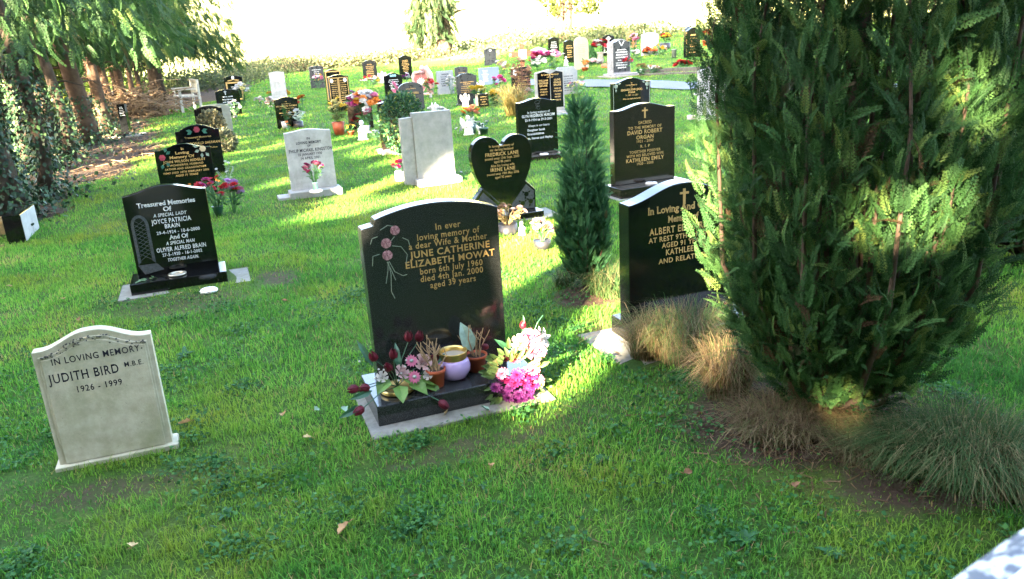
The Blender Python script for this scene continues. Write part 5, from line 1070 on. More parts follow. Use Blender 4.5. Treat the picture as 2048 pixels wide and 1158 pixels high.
bunch(722, 262, 'dark red and rust leaves low beside the heap of orange flowers', ['red', 'dred'], 36, 36, 14, br=.05, leaves=30)
figure(726, 280, 42, 'white statuette shining in the sunbeam below the heap of orange flowers', mat=WHITEP)
t_ = bunch(679, 270, 'yellow flowered shrub in a large terracotta pot', ['yellow', 'lemon'], 72, 40, 14, 'bucket', TERRA, .115, .24, br=.045, leaves=110, lm=plain('olive_leaf', (.13, .16, .05), .5, 0, .3, .3, 30, 0, 60, .25), cat='potted plant', name='potted_plant')
bunch(703, 272, 'small pot of yellow pansies right of the large terracotta pot', ['yellow'], 24, 18, 9, 'pot', TERRA, .06, .09, br=.03, leaves=20, cat='potted plant', name='potted_plant')
bunch(752, 280, 'low white edged plant beside the brown leaf carved stone', ['white'], 20, 34, 8, br=.03, leaves=50, lm=GRN2, cat='plant', name='bedding_plant')
bunch(742, 178, 'red, white and yellow flowers before the stone with eight rows of gold', ['red', 'white', 'yellow', 'white'], 26, 44, 26, br=.055, leaves=18)
figure(766, 166, 24, 'white winged ornament right of the stone with eight rows of gold', wings=True)
bunch(637, 180, 'pink and yellow flowers before the grey black stone at the far left of the group', ['pink', 'yellow', 'white'], 32, 26, 16, br=.05, leaves=16)
bunch(700, 196, 'small white flowers on top of the grave beside the double tablet', ['white', 'lilac'], 16, 18, 8, br=.04, leaves=10)
bunch(793, 200, 'pink and white rosettes left of the bell topped stone', ['pink', 'white'], 34, 20, 9, br=.06, leaves=12)
bunch(812, 176, 'white flower with a violet heart between the black stones', ['white', 'purple'], 30, 24, 8, br=.06, leaves=10)
# pink heart memorial with a mourning figure
S = stone('pinkheart', 'pink granite heart memorial with a mourning figure draped over its right side', (829, 188), (826, 150), 862, 'flat', 0, PINK, .08, .05, (.04, .12, .05, PINK))
w, h = S['w'], S['h']; o = [x for x in S['o'].children if x.name.startswith('tablet')][0]; bpy.data.objects.remove(o)
def heart_pts(cx, z0, z1, hw):
    P = []
    for k in range(40): t = 6.2832*k/40; P.append((16*math.sin(t)**3/16.2, 13*math.cos(t)-4.2*math.cos(2*t)-1.6*math.cos(3*t)-.6*math.cos(4*t)))
    a = max(p[1] for p in P); b = min(p[1] for p in P); return [(cx+p[0]*hw, z0+(p[1]-b)/(a-b)*(z1-z0)) for p in P]
mb = MB(); mb.prism(heart_pts(w*.5, .03, h+.10, w*.56), 0, .1); mb.build('heart', PINK, S['o'], .01); mb = MB(); mb.prism(heart_pts(w*.5, .09, h+.04, w*.46), -.008, -.0005); mb.build('heart_panel', REDG, S['o'], .003)
mb = MB(); mb.smooth = True; mb.tube([(w*.95, .05, .02), (w*1.08, .05, h*.5), (w*1.0, .03, h*.95), (w*.78, -.01, h+.16), (w*.55, -.03, h+.14)], [.10, .10, .11, .10, .05], 12); mb.blob((w*.55, -.04, h+.17), (.075, .075, .085), 12, 8); mb.tube([(w*.62, -.04, h+.08), (w*.35, -.05, h+.07), (w*.1, -.04, h+.05)], [.05, .04, .025], 8); mb.build('mourning_figure', PINK, S['o'])
mb = MB(); cc = (w*.45, -.010, h*.62)
for k in range(14): a = .45*k; leaf2d(mb, cc[0], cc[2], a, .15, .02, -.012)
mb.build('carved_lily', SILVER, S['o'])
bunch(862, 196, 'red roses and yellow lilies in a vase right of the pink heart memorial', ['red', 'lemon', 'red'], 36, 34, 16, 'vase', GREYPOT, .05, .12, br=.06, leaves=24)
bunch(838, 196, 'red and purple flowers at the foot of the pink heart memorial', ['red', 'lilac', 'pink'], 24, 30, 14, br=.05, leaves=18)
# ornament behind the plain pale stone
figure(872, 262, 44, 'white rabbit eared ornament showing above the plain pale stone', name='rabbit_ornament', ears=True)
bunch(874, 240, 'white posy at the foot of the rabbit eared ornament', ['white'], 28, 40, 18, br=.045, leaves=8)
bunch(955, 212, 'large yellow chrysanthemums in a green bucket beside the stone with carved corners', ['yellow', 'lemon', 'yellow'], 40, 38, 28, 'bucket', GPOT, .09, .18, br=.05, leaves=40)
bunch(934, 206, 'single red flower head on the stone with carved corners', ['red'], 36, 14, 5, br=.05, leaves=12)
figure(932, 213, 28, 'white kneeling cherub on the plinth of the stone with carved corners', wings=True)
b = at(968, 214); t_ = thing('memorial_vase', b, 'small square brown granite vase with gold lettering', 'vase', YAW); H = 26/scale_at(b); mb = MB(); mb.box(-.13, .13, 0, .2, 0, H); mb.build('block', BROWN, t_, .008); mb = MB(); dashes(mb, .0, H-.04, .04, .16, 4); mb.build('inscription', GOLD, t_)
bunch(992, 212, 'pale yellow chrysanthemums right of the small brown granite vase', ['lemon', 'yellow'], 34, 26, 16, br=.06, leaves=46)
figure(962, 184, 24, 'small white angel in front of the pale blue stone', wings=True)
bunch(998, 182, 'bright magenta flower with white petals at the corner of the pale blue stone', ['magenta', 'magenta', 'white'], 32, 26, 10, br=.06, leaves=20)
bunch(903, 190, 'column of white silk flowers between the pale grey and the dark carved stone', ['white'], 40, 16, 16, br=.05, leaves=6)
# the grave with angel figure and green pots
bunch(944, 268, 'peach orange silk roses in a green bucket behind the white angel figure', ['peach', 'peach', 'orange'], 56, 34, 16, 'bucket', GPOT, .09, .18, br=.055, leaves=16)
figure(938, 270, 42, 'white standing angel figure in front of the green bucket', name='angel_statue', cat='statue', wings=True)
bunch(968, 270, 'dark green plant in a pot right of the white angel figure', ['white'], 34, 32, 4, 'pot', GPOT, .08, .12, br=.03, leaves=70, lm=DKGRN, cat='potted plant', name='potted_plant')
figure(962, 268, 22, 'small white bird like ornament between the angel figure and the dark green plant', wings=True)
bunch(917, 268, 'grey leaved sprig left of the green bucket', ['white'], 18, 22, 3, br=.025, leaves=30, lm=GREYPOT, cat='plant', name='bedding_plant')
bunch(1043, 200, 'dead brown shrub standing before the stone with the white oval portrait', ['brown'], 84, 44, 30, br=.045, leaves=80, lm=plain('dead_leaf', (.17, .085, .06), .8, 0, .2, .35, 30, 0, 60, .2), cat='shrub', name='dead_shrub')
bunch(1058, 196, 'white flowers at the right foot of the dead brown shrub', ['white', 'pale'], 20, 18, 8, br=.04, leaves=8)
bunch(1004, 155, 'cream silk flowers right of the double panelled stone', ['white', 'pale', 'lemon'], 34, 30, 16, br=.07, leaves=14)
bunch(1027, 128, 'pale lantern shaped flower ball on a stem left of the wooden cross', ['white'], 28, 12, 5, br=.09, leaves=6)
# wooden cross
b = at(1046, 140); s = scale_at(b); H = 50/s; t_ = thing('wooden_cross', b, 'red brown wooden cross with a white plaque at its centre', 'cross', YAW); WOOD = plain('red_brown_wood', (.34, .11, .06), .7, 0, .2, .25, 12)
mb = MB(); mb.box(-.08, .08, 0, .05, -.05, H); mb.build('upright', WOOD, t_, .004); mb = MB(); mb.box(-.46, .46, -.03, -.003, H*.52, H*.72); mb.build('crossbar', WOOD, t_, .004); mb = MB(); mb.box(-.16, .16, -.055, -.033, H*.42, H*.78); mb.build('plaque', WHITEP, t_, .003)
bunch(1076, 142, 'pink and red flowers below the white peaked stone', ['magenta', 'pink', 'red'], 38, 34, 22, br=.09, leaves=26)
bunch(1108, 136, 'pink, red and white flowers below the small black stone by the forked tree', ['magenta', 'pink', 'white', 'white'], 34, 44, 24, br=.09, leaves=20)
figure(1132, 132, 20, 'small white figures at the foot of the stone left of the beige arch')
bunch(1170, 142, 'orange flowered pot at the foot of the beige arched stone', ['orange', 'brown'], 20, 24, 9, 'pot', TERRA, .12, .12, br=.06, leaves=14, cat='potted plant', name='potted_plant')
bunch(1152, 190, 'clump of pale primroses and heather at the left end of the path', ['lemon', 'white', 'pink'], 28, 46, 14, br=.04, leaves=80, lm=GRN2, cat='plant', name='primrose_clump')
bunch(1166, 186, 'upright yellow green plant among the primroses by the path', ['lemon'], 38, 14, 5, br=.04, leaves=40, lm=GRN2, cat='plant', name='bedding_plant')
b = at(1183, 128); t_ = thing('conifer_bush', b, 'little dark conical conifer right of the beige arched stone', 'shrub'); H = 34/scale_at(b); n_ = 900; zz = rng.random(n_); aa = rng.uniform(0, 6.28, n_); rr = .22*(1-zz)+.03; pos = np.stack([rr*np.cos(aa), rr*np.sin(aa), zz*H], 1)
Vv, Ff = scatter(*leaf4, pos, np.stack([np.cos(aa)*.5, np.sin(aa)*.5, 1+0*aa], 1), rand_unit(n_), rng.uniform(.06, .1, n_)); nmesh('foliage', Vv, Ff, CYP2, t_, np.repeat(rng.uniform(.2, 1, n_), 4)); mb = MB(); mb.tube([(0, 0, 0), (0, 0, H*.8)], [.04, .01], 6); mb.build('stem', BARK, t_)
t_ = bunch(1201, 128, 'red and white flowers on a stone pedestal urn', ['red', 'white', 'dred'], 46, 30, 14, 'vase', plain('stone_urn', (.22, .2, .18), .9, 0, .2, .3, 20), .16, .42, br=.10, leaves=10)
bunch(1186, 130, 'pale carved book shaped ornament and stones left of the pedestal urn', ['pale', 'white'], 10, 26, 8, br=.09, leaves=2, cat='ornament', name='stone_ornament')
bunch(1214, 135, 'low orange planter beside the grey granite stone', ['brown'], 10, 20, 4, 'box', TERRA, .2, .12, br=.05, leaves=10, cat='planter', name='planter')
bunch(1249, 150, 'pink, red and white flowers at the foot of the grey granite stone', ['pink', 'red', 'white', 'magenta'], 36, 34, 26, 'vase', GREYPOT, .09, .15, br=.055, leaves=20)
bunch(1218, 112, 'purple and white flowers before the black stone with a white cross panel', ['white', 'purple'], 26, 26, 10, br=.1, leaves=8)
bunch(1268, 112, 'tall pink and cream flowers right of the grey granite stone', ['pale', 'lemon', 'pink'], 44, 20, 18, br=.08, leaves=40)
bunch(1272, 122, 'white round headed flowers low on the grass right of the grey granite stone', ['white'], 22, 20, 8, br=.08, leaves=16)
bunch(1300, 112, 'row of bright red flowers below the blazing white marble stone', ['red', 'red', 'orange'], 16, 26, 18, br=.08, leaves=20)
bunch(1318, 110, 'green and yellow foliage right of the row of bright red flowers', ['yellow'], 20, 24, 5, br=.06, leaves=60, lm=GRN2, cat='plant', name='bedding_plant')
bunch(1327, 108, 'dusty pink heather clump at the back right', ['pale', 'peach'], 16, 18, 14, br=.06, leaves=20, cat='plant', name='heather')
bunch(1330, 98, 'dark red and yellow flowers in a black box with white marks', ['dred', 'yellow', 'red'], 28, 24, 14, 'box', BPOT, .24, .26, br=.1, leaves=14)
b = at(1348, 116); t_ = thing('grave_vase', b, 'plain grey cylindrical vase standing in the grass left of the tall black stone', 'vase'); mb = MB(); mb.smooth = True; mb.lathe([(.085, 0), (.085, .28), (.10, .285), (.10, .32), (.08, .32), (.075, .1)], 18); mb.build('vase', plain('dull_zinc', (.12, .15, .14), .6), t_)
# kerbed grave by the path
b = at(1285, 152); t_ = thing('grave_kerb', b, 'long low stone grave kerb edged with dry plants above the path', 'grave kerb', R(-12)); mb = MB(); L = 3.2
mb.box(0, L, 0, .07, -.05, .07); mb.box(0, L, 1.0, 1.07, -.05, .12); mb.box(-.1, -.003, 0, 1.1, -.05, .08); mb.box(L+.003, L+.1, 0, 1.1, -.05, .08); 
mb.v = [(x, y, z+float(terr(b.x+x*math.cos(R(-12))-y*math.sin(R(-12)), b.y+x*math.sin(R(-12))+y*math.cos(R(-12))))-b.z) for x, y, z in mb.v]; mb.build('kerb', plain('old_kerb', (.075, .075, .065), .9, 0, .2, .4, 12), t_, .01)
bunch(1281, 152, 'dry straw coloured plant at the left end of the grave kerb', ['brown', 'lemon'], 24, 24, 10, br=.05, leaves=40, cat='plant', name='dry_plant')
bunch(1300, 148, 'brown and white withered plants along the grave kerb', ['brown', 'white', 'brown'], 16, 44, 20, br=.05, leaves=30, cat='plant', name='dry_plant')
bunch(1360, 137, 'red poinsettia like flowers at the right end of the grave kerb', ['red'], 15, 18, 9, br=.08, leaves=12)
bunch(1374, 136, 'second clump of red flowers at the right end of the grave kerb, nearer the cypress', ['red'], 14, 16, 8, br=.08, leaves=12)
bunch(1400, 200, 'white flowers in the grass at the left edge of the big cypress', ['white', 'pale'], 26, 18, 10, br=.035, leaves=14)
b = at(1387, 240); t_ = thing('stone_block', b, 'small pale stone block in the grass beside the speckled grey stone', 'stone block', YAW); mb = MB(); mb.box(-.06, .06, 0, .12, -.02, .08); mb.build('block', PALE, t_, .01)
bunch(1392, 112, 'pale leafy plant at the foot of the tall black stone with gilt edge', ['white', 'lemon'], 26, 26, 8, br=.06, leaves=50, lm=GRN2, cat='plant', name='bedding_plant')
bunch(1413, 92, 'orange pot plant right of the tall black stone with gilt edge', ['orange', 'red'], 30, 18, 12, 'pot', TERRA, .2, .25, br=.09, leaves=14, cat='potted plant', name='potted_plant')
# round clipped bush and the dry variegated shrub
def leafbush(px, py, wpx, hpx, lab, mat, n, sz, name='bush', squash=1.0, cat='shrub'):
    b = at(px, py); s = scale_at(b); r = wpx/s*.5; H = hpx/s; t_ = thing(name, b, lab, cat); u = rand_unit(n); k = rng.uniform(.6, 1.03, n)**.5*(1+.09*np.sin(u[:, 0]*7+u[:, 2]*5)*np.sin(u[:, 1]*6+2))
    pos = u*k[:, None]*np.array([r, r, H*.5]); pos[:, 2] += H*.52; Vv, Ff = scatter(*leaf4, pos, u+rand_unit(n)*.8, rand_unit(n), rng.uniform(*sz, n)); nmesh('foliage', Vv, Ff, mat, t_, np.repeat(rng.random(n), 4)); mb = MB()
    for q in range(7): a = .9*q; mb.tube([(0, 0, 0), (r*.3*math.cos(a), r*.3*math.sin(a), H*.4), (r*.7*math.cos(a), r*.7*math.sin(a), H*.8)], [.02, .012, .004], 5)
    mb.build('stems', BARK, t_); return t_
BOX = leafy('box_leaves', [(0, (.012, .05, .025)), (.6, (.03, .10, .045)), (.9, (.08, .17, .05)), (1, (.3, .3, .06))], .25, .4)
leafbush(810, 312, 88, 122, 'round dark green bush between the brown leaf carved stone and the plain pale stone', BOX, 5200, (.028, .048))
VAR = leafy('variegated_shrub_leaves', [(0, (.05, .045, .03)), (.4, (.09, .10, .055)), (.75, (.2, .18, .10)), (1, (.34, .27, .12))], .35, .6)
leafbush(428, 282, 50, 58, 'dry straw coloured variegated shrub in front of the mossy grey stone', VAR, 1500, (.04, .075))
leafbush(452, 305, 46, 44, 'low fading bush spilling onto the lawn right of the shouldered black stone', leafy('fading_leaves', [(0, (.04, .055, .03)), (.6, (.085, .10, .055)), (1, (.17, .16, .1))], .35, .6), 1300, (.03, .06))
# bench
b = at(352, 222); t_ = thing('garden_bench', b, 'weathered grey wooden bench standing by the trees beside the brush pile', 'bench', R(-62)); OAK = plain('weathered_oak', (.34, .33, .28), .85, 0, .2, .25, 14, .3, 50)
for x, y, h in ((0, 0, .62), (0, .5, .88), (1.25, 0, .62), (1.25, .5, .88)): mb = MB(); mb.box(x, x+.07, y, y+.07, -.03, h); mb.build('leg', OAK, t_, .005)
mb = MB()
for k in range(5): mb.box(.0, 1.32, .03+k*.095, .11+k*.095, .421, .45)
mb.build('seat', OAK, t_, .004)
mb = MB(); mb.box(.072, 1.248, .512, .545, .80, .88); mb.box(.072, 1.248, .512, .545, .50, .56)
for k in range(9): mb.box(.13+k*.125, .20+k*.125, .518, .54, .561, .799)
mb.build('backrest', OAK, t_, .003)
for x in (-.004, 1.246): mb = MB(); mb.box(x, x+.08, -.03, .498, .621, .655); mb.build('armrest', OAK, t_, .004)
# the stone that just shows at the lower right, close to the viewer
zt_ = 1.30
def lev(px, py, z): d = ray(px, py); t = (z-EYE)/d.z; return Vector((0, 0, EYE))+d*t
A_, B_ = lev(1838, 1158, zt_), lev(2048, 1022, zt_); ang = math.atan2(B_.y-A_.y, B_.x-A_.x)
t_ = thing('headstone', (A_.x, A_.y, 0), 'speckled grey stone with a sky-whitened top, nearest the viewer at the bottom right corner', 'headstone', ang)
Lh = (B_-A_).length; n = 22; xs_ = [-.06+(Lh+.5)*i/n for i in range(n+1)]
def crown(x): return zt_-.004-.008*((x-Lh*.8)/Lh)**2
mb = MB(); PR = [(xs_[0], -.05)]+[(x, crown(x)) for x in xs_]+[(xs_[-1], -.05)]; mb.prism([(x, z) for x, z in PR], -.30, 0); mb.build('tablet', NEARG, t_, .014)
mb = MB(); PR = [(x, crown(x)+.001) for x in xs_]+[(x, crown(x)+.012) for x in xs_[::-1]]; mb.prism(PR, -.28, -.03); mb.build('cap', plain('sky_sheen_white', (.80, .81, .80), .45, 0, .4, .06, 20), t_, .004)  # white colour stands in for sky reflected off the polished granite top
# ------------------------------------------------------------------ grass
LAWN = leafy('lawn_grass', [(0, (.30, .22, .10)), (.05, (.26, .22, .08)), (.08, (.03, .13, .022)), (.45, (.10, .285, .034)), (.8, (.20, .37, .05)), (1, (.36, .38, .09))], .45, .7, (1.1, .48, .72, (.27, .28, .03), .7), spec=.12)
def in_rects(x, y, m=.004):
    r = np.zeros(len(x), bool)
    for cx, cy, a, hw, hd in RECTS:
        u = (x-cx)*math.cos(a)+(y-cy)*math.sin(a); w = -(x-cx)*math.sin(a)+(y-cy)*math.cos(a); r |= (np.abs(u) < hw+m) & (np.abs(w) < hd+m)
    return r
PATHY = [(p.x, p.y) for p in pc]; PATHY.sort()
def on_path(x, y): 
    py = np.interp(x, [p[0] for p in PATHY], [p[1] for p in PATHY]); return (np.abs(y-py) < .68) & (x > PATHY[0][0]) & (y > 10)
def grass(y0, y1, dens, hgt, wid, seg, nm):
    A = (y1-y0)*((.74*y1+1.4)+(.74*y0+1.4)); N = int(A*dens)
    y = rng.uniform(y0, y1, N*2); x = rng.uniform(-1, 1, N*2)*(.74*y1+1.4); k = np.abs(x) < .74*y+1.4; x, y = x[k][:N], y[k][:N]
    d = dirt(x, y); cl = vn(x, y, .11, 1)*.55+vn(x, y, .045, 2)*.45; pt = vn(x, y, .55, 5)*.6+vn(x, y, .21, 6)*.4
    k = (rng.random(len(x)) > d*1.15-.02) & ~in_rects(x, y) & ~on_path(x, y) & (rng.random(len(x)) < np.clip(.15+1.35*cl, .2, 1))
    x, y, d, cl, pt = x[k], y[k], d[k], cl[k], pt[k]; N = len(x); z = terr(x, y)-.012*d-.004
    big = np.clip(vn(x, y, .8, 8)*.5+vn(x, y, .26, 9)*.5, 0, 1)
    h = hgt*(.30+.5*rng.random(N)+.75*cl*rng.random(N)+.75*big**2*rng.random(N))*(1-.55*d); a = rng.uniform(0, 6.283, N); ln = rng.uniform(.15, .95, N)*h
    w = wid*rng.uniform(.6, 1.2, N); dx, dy = np.cos(a), np.sin(a); sx, sy = -dy*w, dx*w
    if seg == 2:
        pts = [(0, 0, 1), (.35, .62, .85), (1, 1, .12)]
    else: pts = [(0, 0, 1), (1, 1, .2)]
    V = np.zeros((N, 2*len(pts), 3), np.float32)
    for i, (l, zz, ww) in enumerate(pts):
        V[:, 2*i] = np.stack([x+dx*ln*l-sx*ww, y+dy*ln*l-sy*ww, z+h*zz*(1-.25*(ln/h)*l)], 1); V[:, 2*i+1] = np.stack([x+dx*ln*l+sx*ww, y+dy*ln*l+sy*ww, z+h*zz*(1-.25*(ln/h)*l)], 1)
    m = 2*len(pts); base = (np.arange(N)*m)[:, None]; fs = [np.array([[2*i, 2*i+1, 2*i+3, 2*i+2]]) for i in range(len(pts)-1)]
    Fq = np.concatenate([base[:, None, :]+f[None] for f in fs], 1).reshape(-1, 4)
    dry = rng.random(N); v = np.clip(.12+.62*rng.random(N)+.75*(pt-.5)-.25*(big-.5), .08, 1); v = np.where(dry < .03+.10*d+.7*np.clip(pt-.58, 0, 1), rng.uniform(0, .05, N), v)
    tag(nmesh(nm, V.reshape(-1, 3), Fq, LAWN, v=np.repeat(v, m)), 'short lawn grass of the graveyard, tufted and mossy', 'grass', kind='stuff')
grass(.9, 3.6, 12500, .037, .0020, 2, 'grass')
grass(3.6, 7.5, 6000, .040, .0027, 2, 'grass')
grass(7.5, 15, 1900, .04, .0042, 1, 'grass')
grass(15, 32, 420, .05, .009, 1, 'grass')
grass(32, 52, 90, .08, .02, 1, 'grass')
# moss and small clover like weeds between the blades
WEED = leafy('lawn_weeds', [(0, (.012, .055, .014)), (.6, (.026, .095, .024)), (1, (.06, .16, .04))], .25, .6, spec=.12)
N = 20000; ctr = np.stack([rng.uniform(-2.8, 2.0, 190), rng.uniform(1.6, 5.2, 190)], 1); k = rng.integers(0, 190, N); q = ctr[k]+rng.normal(0, .075, (N, 2))*rng.uniform(.4, 1.5, 190)[k][:, None]
ok = ~in_rects(q[:, 0], q[:, 1]); q = q[ok]; N = len(q); pos = np.stack([q[:, 0], q[:, 1], terr(q[:, 0], q[:, 1])+rng.uniform(.008, .034, N)], 1)
ax = np.concatenate([rng.normal(size=(N, 2)), rng.normal(.15, .25, (N, 1))], 1); sd = np.concatenate([rng.normal(size=(N, 2)), rng.normal(0, .25, (N, 1))], 1)
Vv, Ff = scatter(*leaf4, pos, ax, sd, rng.uniform(.010, .024, N)); tag(nmesh('clover', Vv, Ff, WEED, v=np.repeat(rng.random(N), 4)), 'patches of small bluish clover and speedwell in the lawn', 'ground cover', kind='stuff')
# rosettes of broad weeds one can count
RLEAF = plain('plantain_leaf', (.022, .085, .024), .5, 0, .2, .3, 25, 0, 60, .2)
for px, py, s_, lab in ((1487, 1085, 1.25, 'largest weed rosette with long blunt leaves, bottom right of the lawn'), (1205, 925, .8, 'small dark weed rosette in the middle of the lawn in front of the black stone'), (1420, 1030, .8, 'loose weed rosette just above the largest rosette'), (1665, 1115, .9, 'weed rosette near the bottom edge right of the largest rosette'), (455, 1035, .8, 'curled dark weed rosette below the dark grey stone on its left'), (1300, 1140, .7, 'weed rosette at the bottom edge left of the largest rosette'), (370, 715, 1.3, 'clump of broad pale green dock leaves right of the small limestone headstone'), (968, 975, .6, 'single heart shaped weed in front of the middle headstone'), (805, 1020, .6, 'narrow dark weed below the middle headstone'), (60, 1110, .8, 'leafy weed at the bottom left corner')):
    b = at(px, py); t_ = thing('weed_rosette', b, lab, 'weed', random.uniform(0, 6)); mb = MB(); n_ = 13 if s_ > .75 else 5
    for k in range(n_): a = 2.4*k; mb.leaf((0, 0, .01), (math.cos(a+random.uniform(-.4, .4)), math.sin(a), random.uniform(.1, .6)), random.uniform(.035, .07)*s_*(1-.03*k), random.uniform(.016, .026)*s_, (0, 0, 1), .2)
    mb.build('leaves', RLEAF, t_)
# fallen leaves lying on the lawn
FALL = [plain('fallen_leaf_tan', (.34, .20, .09), .75, 0, .3, .35, 40, 0, 60, .25), plain('fallen_leaf_brown', (.20, .10, .05), .75, 0, .3, .35, 40, 0, 60, .2), plain('fallen_leaf_pale', (.45, .33, .16), .75, 0, .3, .3, 40, 0, 60, .25), plain('fallen_leaf_green', (.22, .34, .24), .5, 0, .4, .25, 40, 0, 60, .2)]
def fallen(px, py, L, c, lab, z=.03):
    L *= .8; b = at(px, py); b.z += z; t_ = thing('fallen_leaf', b, lab, 'leaf', random.uniform(0, 6)); t_.rotation_euler = (random.uniform(-.5, .5), random.uniform(-.4, .4), random.uniform(0, 6)); mb = MB(); n = 9; V = []; 
    for i in range(n+1):
        u = i/n; hw = L*.34*math.sin(math.pi*u**.85)*(1+.22*math.sin(u*19)); cx = L*(u-.5)
        V += [(cx, -hw, .3*L*(u-.5)**2+.5*hw+random.uniform(0, .004)), (cx, 0, .3*L*(u-.5)**2), (cx, hw, .3*L*(u-.5)**2+.7*hw+random.uniform(0, .006))]
    mb.smooth = True; mb.add(V, [f for i in range(n) for f in ((3*i, 3*i+3, 3*i+4, 3*i+1), (3*i+1, 3*i+4, 3*i+5, 3*i+2))]); mb.build('blade', FALL[c], t_); mb = MB(); mb.tube([(-L*.5, 0, 0), (-L*.62, .004, .004), (-L*.8, .012, .002)], [.0016, .0014, .001], 5); mb.build('stalk', FALL[1], t_)
for a in ((372, 858, .07, 0, 'curled tan leaf beside the foot of the small limestone headstone'), (690, 1073, .075, 0, 'large curled tan leaf on the lawn below the middle headstone'), (893, 832, .065, 2, 'dry oak like leaf lying on the slab of the middle headstone', .012), (568, 842, .05, 0, 'tan leaf left of the middle headstone'), (270, 1108, .06, 2, 'pale brown leaf at the bottom left of the lawn'), (985, 945, .045, 0, 'round orange brown leaf in front of the purple blooms'), (615, 888, .05, 2, 'pale leaf upright in the grass between the two front headstones'), (690, 832, .055, 3, 'pale green leaf beside the left corner of the middle slab'), (634, 832, .05, 3, 'blue green leaf left of the pale green leaf by the middle slab'), (130, 606, .06, 2, 'yellow leaf left of the stone with the church window'), (160, 648, .05, 1, 'brown leaf on the lawn above the small limestone headstone'), (1590, 988, .06, 1, 'brown leaf by the grass tufts under the big cypress'), (570, 610, .05, 1, 'brown leaf right of the stone with the church window'), (20, 580, .05, 2, 'yellow leaf at the left edge by the bare soil'), (362, 596, .05, 2, 'tan leaf in front of the slab of the stone with the church window'), (1375, 960, .05, 1, 'dull brown leaf on the lawn below the big cypress'), (970, 830, .06, 3, 'green leaf lying in front of the purple blooms')): fallen(*a)
# long grass tussocks round the cypress and the black stone
def tussock(px, py, wpx, hpx, n, lab, stops, spread=1.0, name='grass_tussock', lean=(0, 0), wb=.0012, loc=None):
    b = at(px, py) if loc is None else loc; s = scale_at(b); r = wpx/s*.5; H = hpx/s; t_ = thing(name, b, lab, 'grass tuft')
    a = rng.uniform(0, 6.283, n); rr = r*np.sqrt(rng.random(n))*.55; x = rr*np.cos(a); y = rr*np.sin(a)*.8; z = terr(b.x+x, b.y+y)-b.z
    a2 = a+rng.normal(0, 1.3, n); L = H*rng.uniform(.35, 1.3, n); out = rng.uniform(.2, 1.25, n)*spread; dx = np.cos(a2)*out+lean[0]; dy = np.sin(a2)*out+lean[1]
    w = wb*rng.uniform(.6, 1.2, n); V = np.zeros((n, 8, 3))
    for i, (l, zz, ww) in enumerate(((0, 0, 1), (.22, .5, 1), (.62, .85, .75), (1.15, .82, .15))):
        cx, cy, cz = x+dx*L*l, y+dy*L*l, z+L*zz*(1-.28*out*l); px_, py_ = -np.sin(a2)*w*ww, np.cos(a2)*w*ww
        V[:, 2*i] = np.stack([cx-px_, cy-py_, cz], 1); V[:, 2*i+1] = np.stack([cx+px_, cy+py_, cz], 1)
    base = (np.arange(n)*8)[:, None]; Fq = np.concatenate([(base+np.array([[2*i, 2*i+1, 2*i+3, 2*i+2]]))[:, None] for i in range(3)], 1).reshape(-1, 4)
    nmesh('blades', V.reshape(-1, 3), Fq, leafy('tussock_'+str(len(MATS)), stops, .4, .7, spec=.12), t_, np.repeat(rng.random(n), 8))
TAN = [(0, (.07, .045, .025)), (.4, (.17, .12, .062)), (.75, (.27, .20, .105)), (.85, (.09, .13, .035)), (1, (.05, .11, .03))]
GG = [(0, (.025, .065, .02)), (.55, (.05, .10, .03)), (.8, (.12, .13, .055)), (1, (.22, .17, .09))]
tussock(1300, 712, 140, 95, 1100, 'dry tan grass tuft in front of the tall black stone', TAN, .9)
tussock(1372, 720, 180, 120, 1900, 'grey green mixed tussock between the tall black stone and the big cypress', [(0, (.08, .055, .032)), (.4, (.15, .115, .065)), (.6, (.06, .10, .032)), (1, (.04, .09, .026))], .8)
tussock(1455, 790, 150, 115, 1500, 'dry tussock catching a spot of sun left of the big cypress foot', TAN, .8)
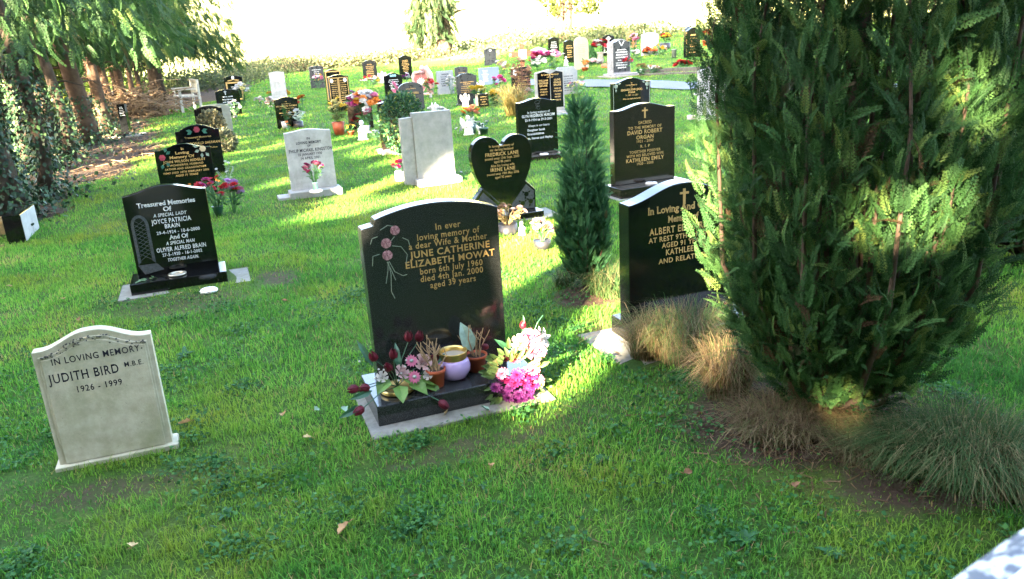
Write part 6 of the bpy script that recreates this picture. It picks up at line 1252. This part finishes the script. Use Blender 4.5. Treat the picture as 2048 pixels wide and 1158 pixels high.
tussock(1560, 860, 300, 70, 1900, 'tangled dead grass round the foot of the big cypress', [(0, (.09, .06, .035)), (.6, (.22, .16, .09)), (1, (.10, .13, .04))], 1.2)
tussock(1730, 905, 240, 60, 1200, 'sparse dead grass right of the big cypress foot', [(0, (.09, .06, .035)), (.6, (.20, .15, .08)), (1, (.08, .14, .05))], 1.2)
tussock(1935, 955, 290, 130, 4600, 'large drooping tussock of long fine grass at the right edge', GG, 1.1)
tussock(1815, 935, 190, 100, 2000, 'green fine grass tussock left of the large drooping one', GG, 1.0)
tussock(2030, 985, 180, 115, 1600, 'tan based tussock cut by the right edge', [(0, (.08, .055, .028)), (.5, (.16, .12, .06)), (1, (.08, .11, .035))], 1.0)
tussock(1215, 585, 130, 60, 700, 'ring of longer grass round the foot of the small cypress, right side', GG, 1.1, wb=.002)
tussock(1130, 570, 70, 40, 250, 'longer grass at the left foot of the small cypress', GG, 1.1, wb=.002)
tussock(1028, 232, 60, 62, 500, 'tall straw coloured grass clump lit yellow before the stone with the white oval', [(0, (.16, .115, .036)), (.5, (.28, .22, .075)), (1, (.14, .15, .05))], .7, wb=.006)
# litter under the cypress
N = 4200; a = rng.uniform(0, 6.283, N); r = rng.exponential(.33, N); x = 1.25+r*np.cos(a); y = 2.85+r*np.sin(a)*.7; pos = np.stack([x, y, terr(x, y)+.004], 1)
Vv, Ff = scatter(np.array([[-.05, 0, 0], [.05, 0, 0], [.04, .03, .5], [-.04, .03, .5], [.02, -.02, 1], [-.02, -.02, 1.]]), np.array([[0, 1, 2, 3], [3, 2, 4, 5]], np.int32), pos, np.concatenate([rng.normal(size=(N, 2)), rng.normal(0.05, .12, (N, 1))], 1), np.concatenate([rng.normal(size=(N, 2)), rng.normal(0, .3, (N, 1))], 1), rng.uniform(.02, .07, N))
tag(nmesh('needle_litter', Vv, Ff, DRYL, v=np.repeat(rng.random(N), 6)*.95), 'dead sprays and straw littering the soil under the big cypress', 'litter', kind='stuff')
for o in bpy.data.objects:
    if 'label' in o and len(o['label'].split()) > 15: print('LONG', len(o['label'].split()), o['label'])
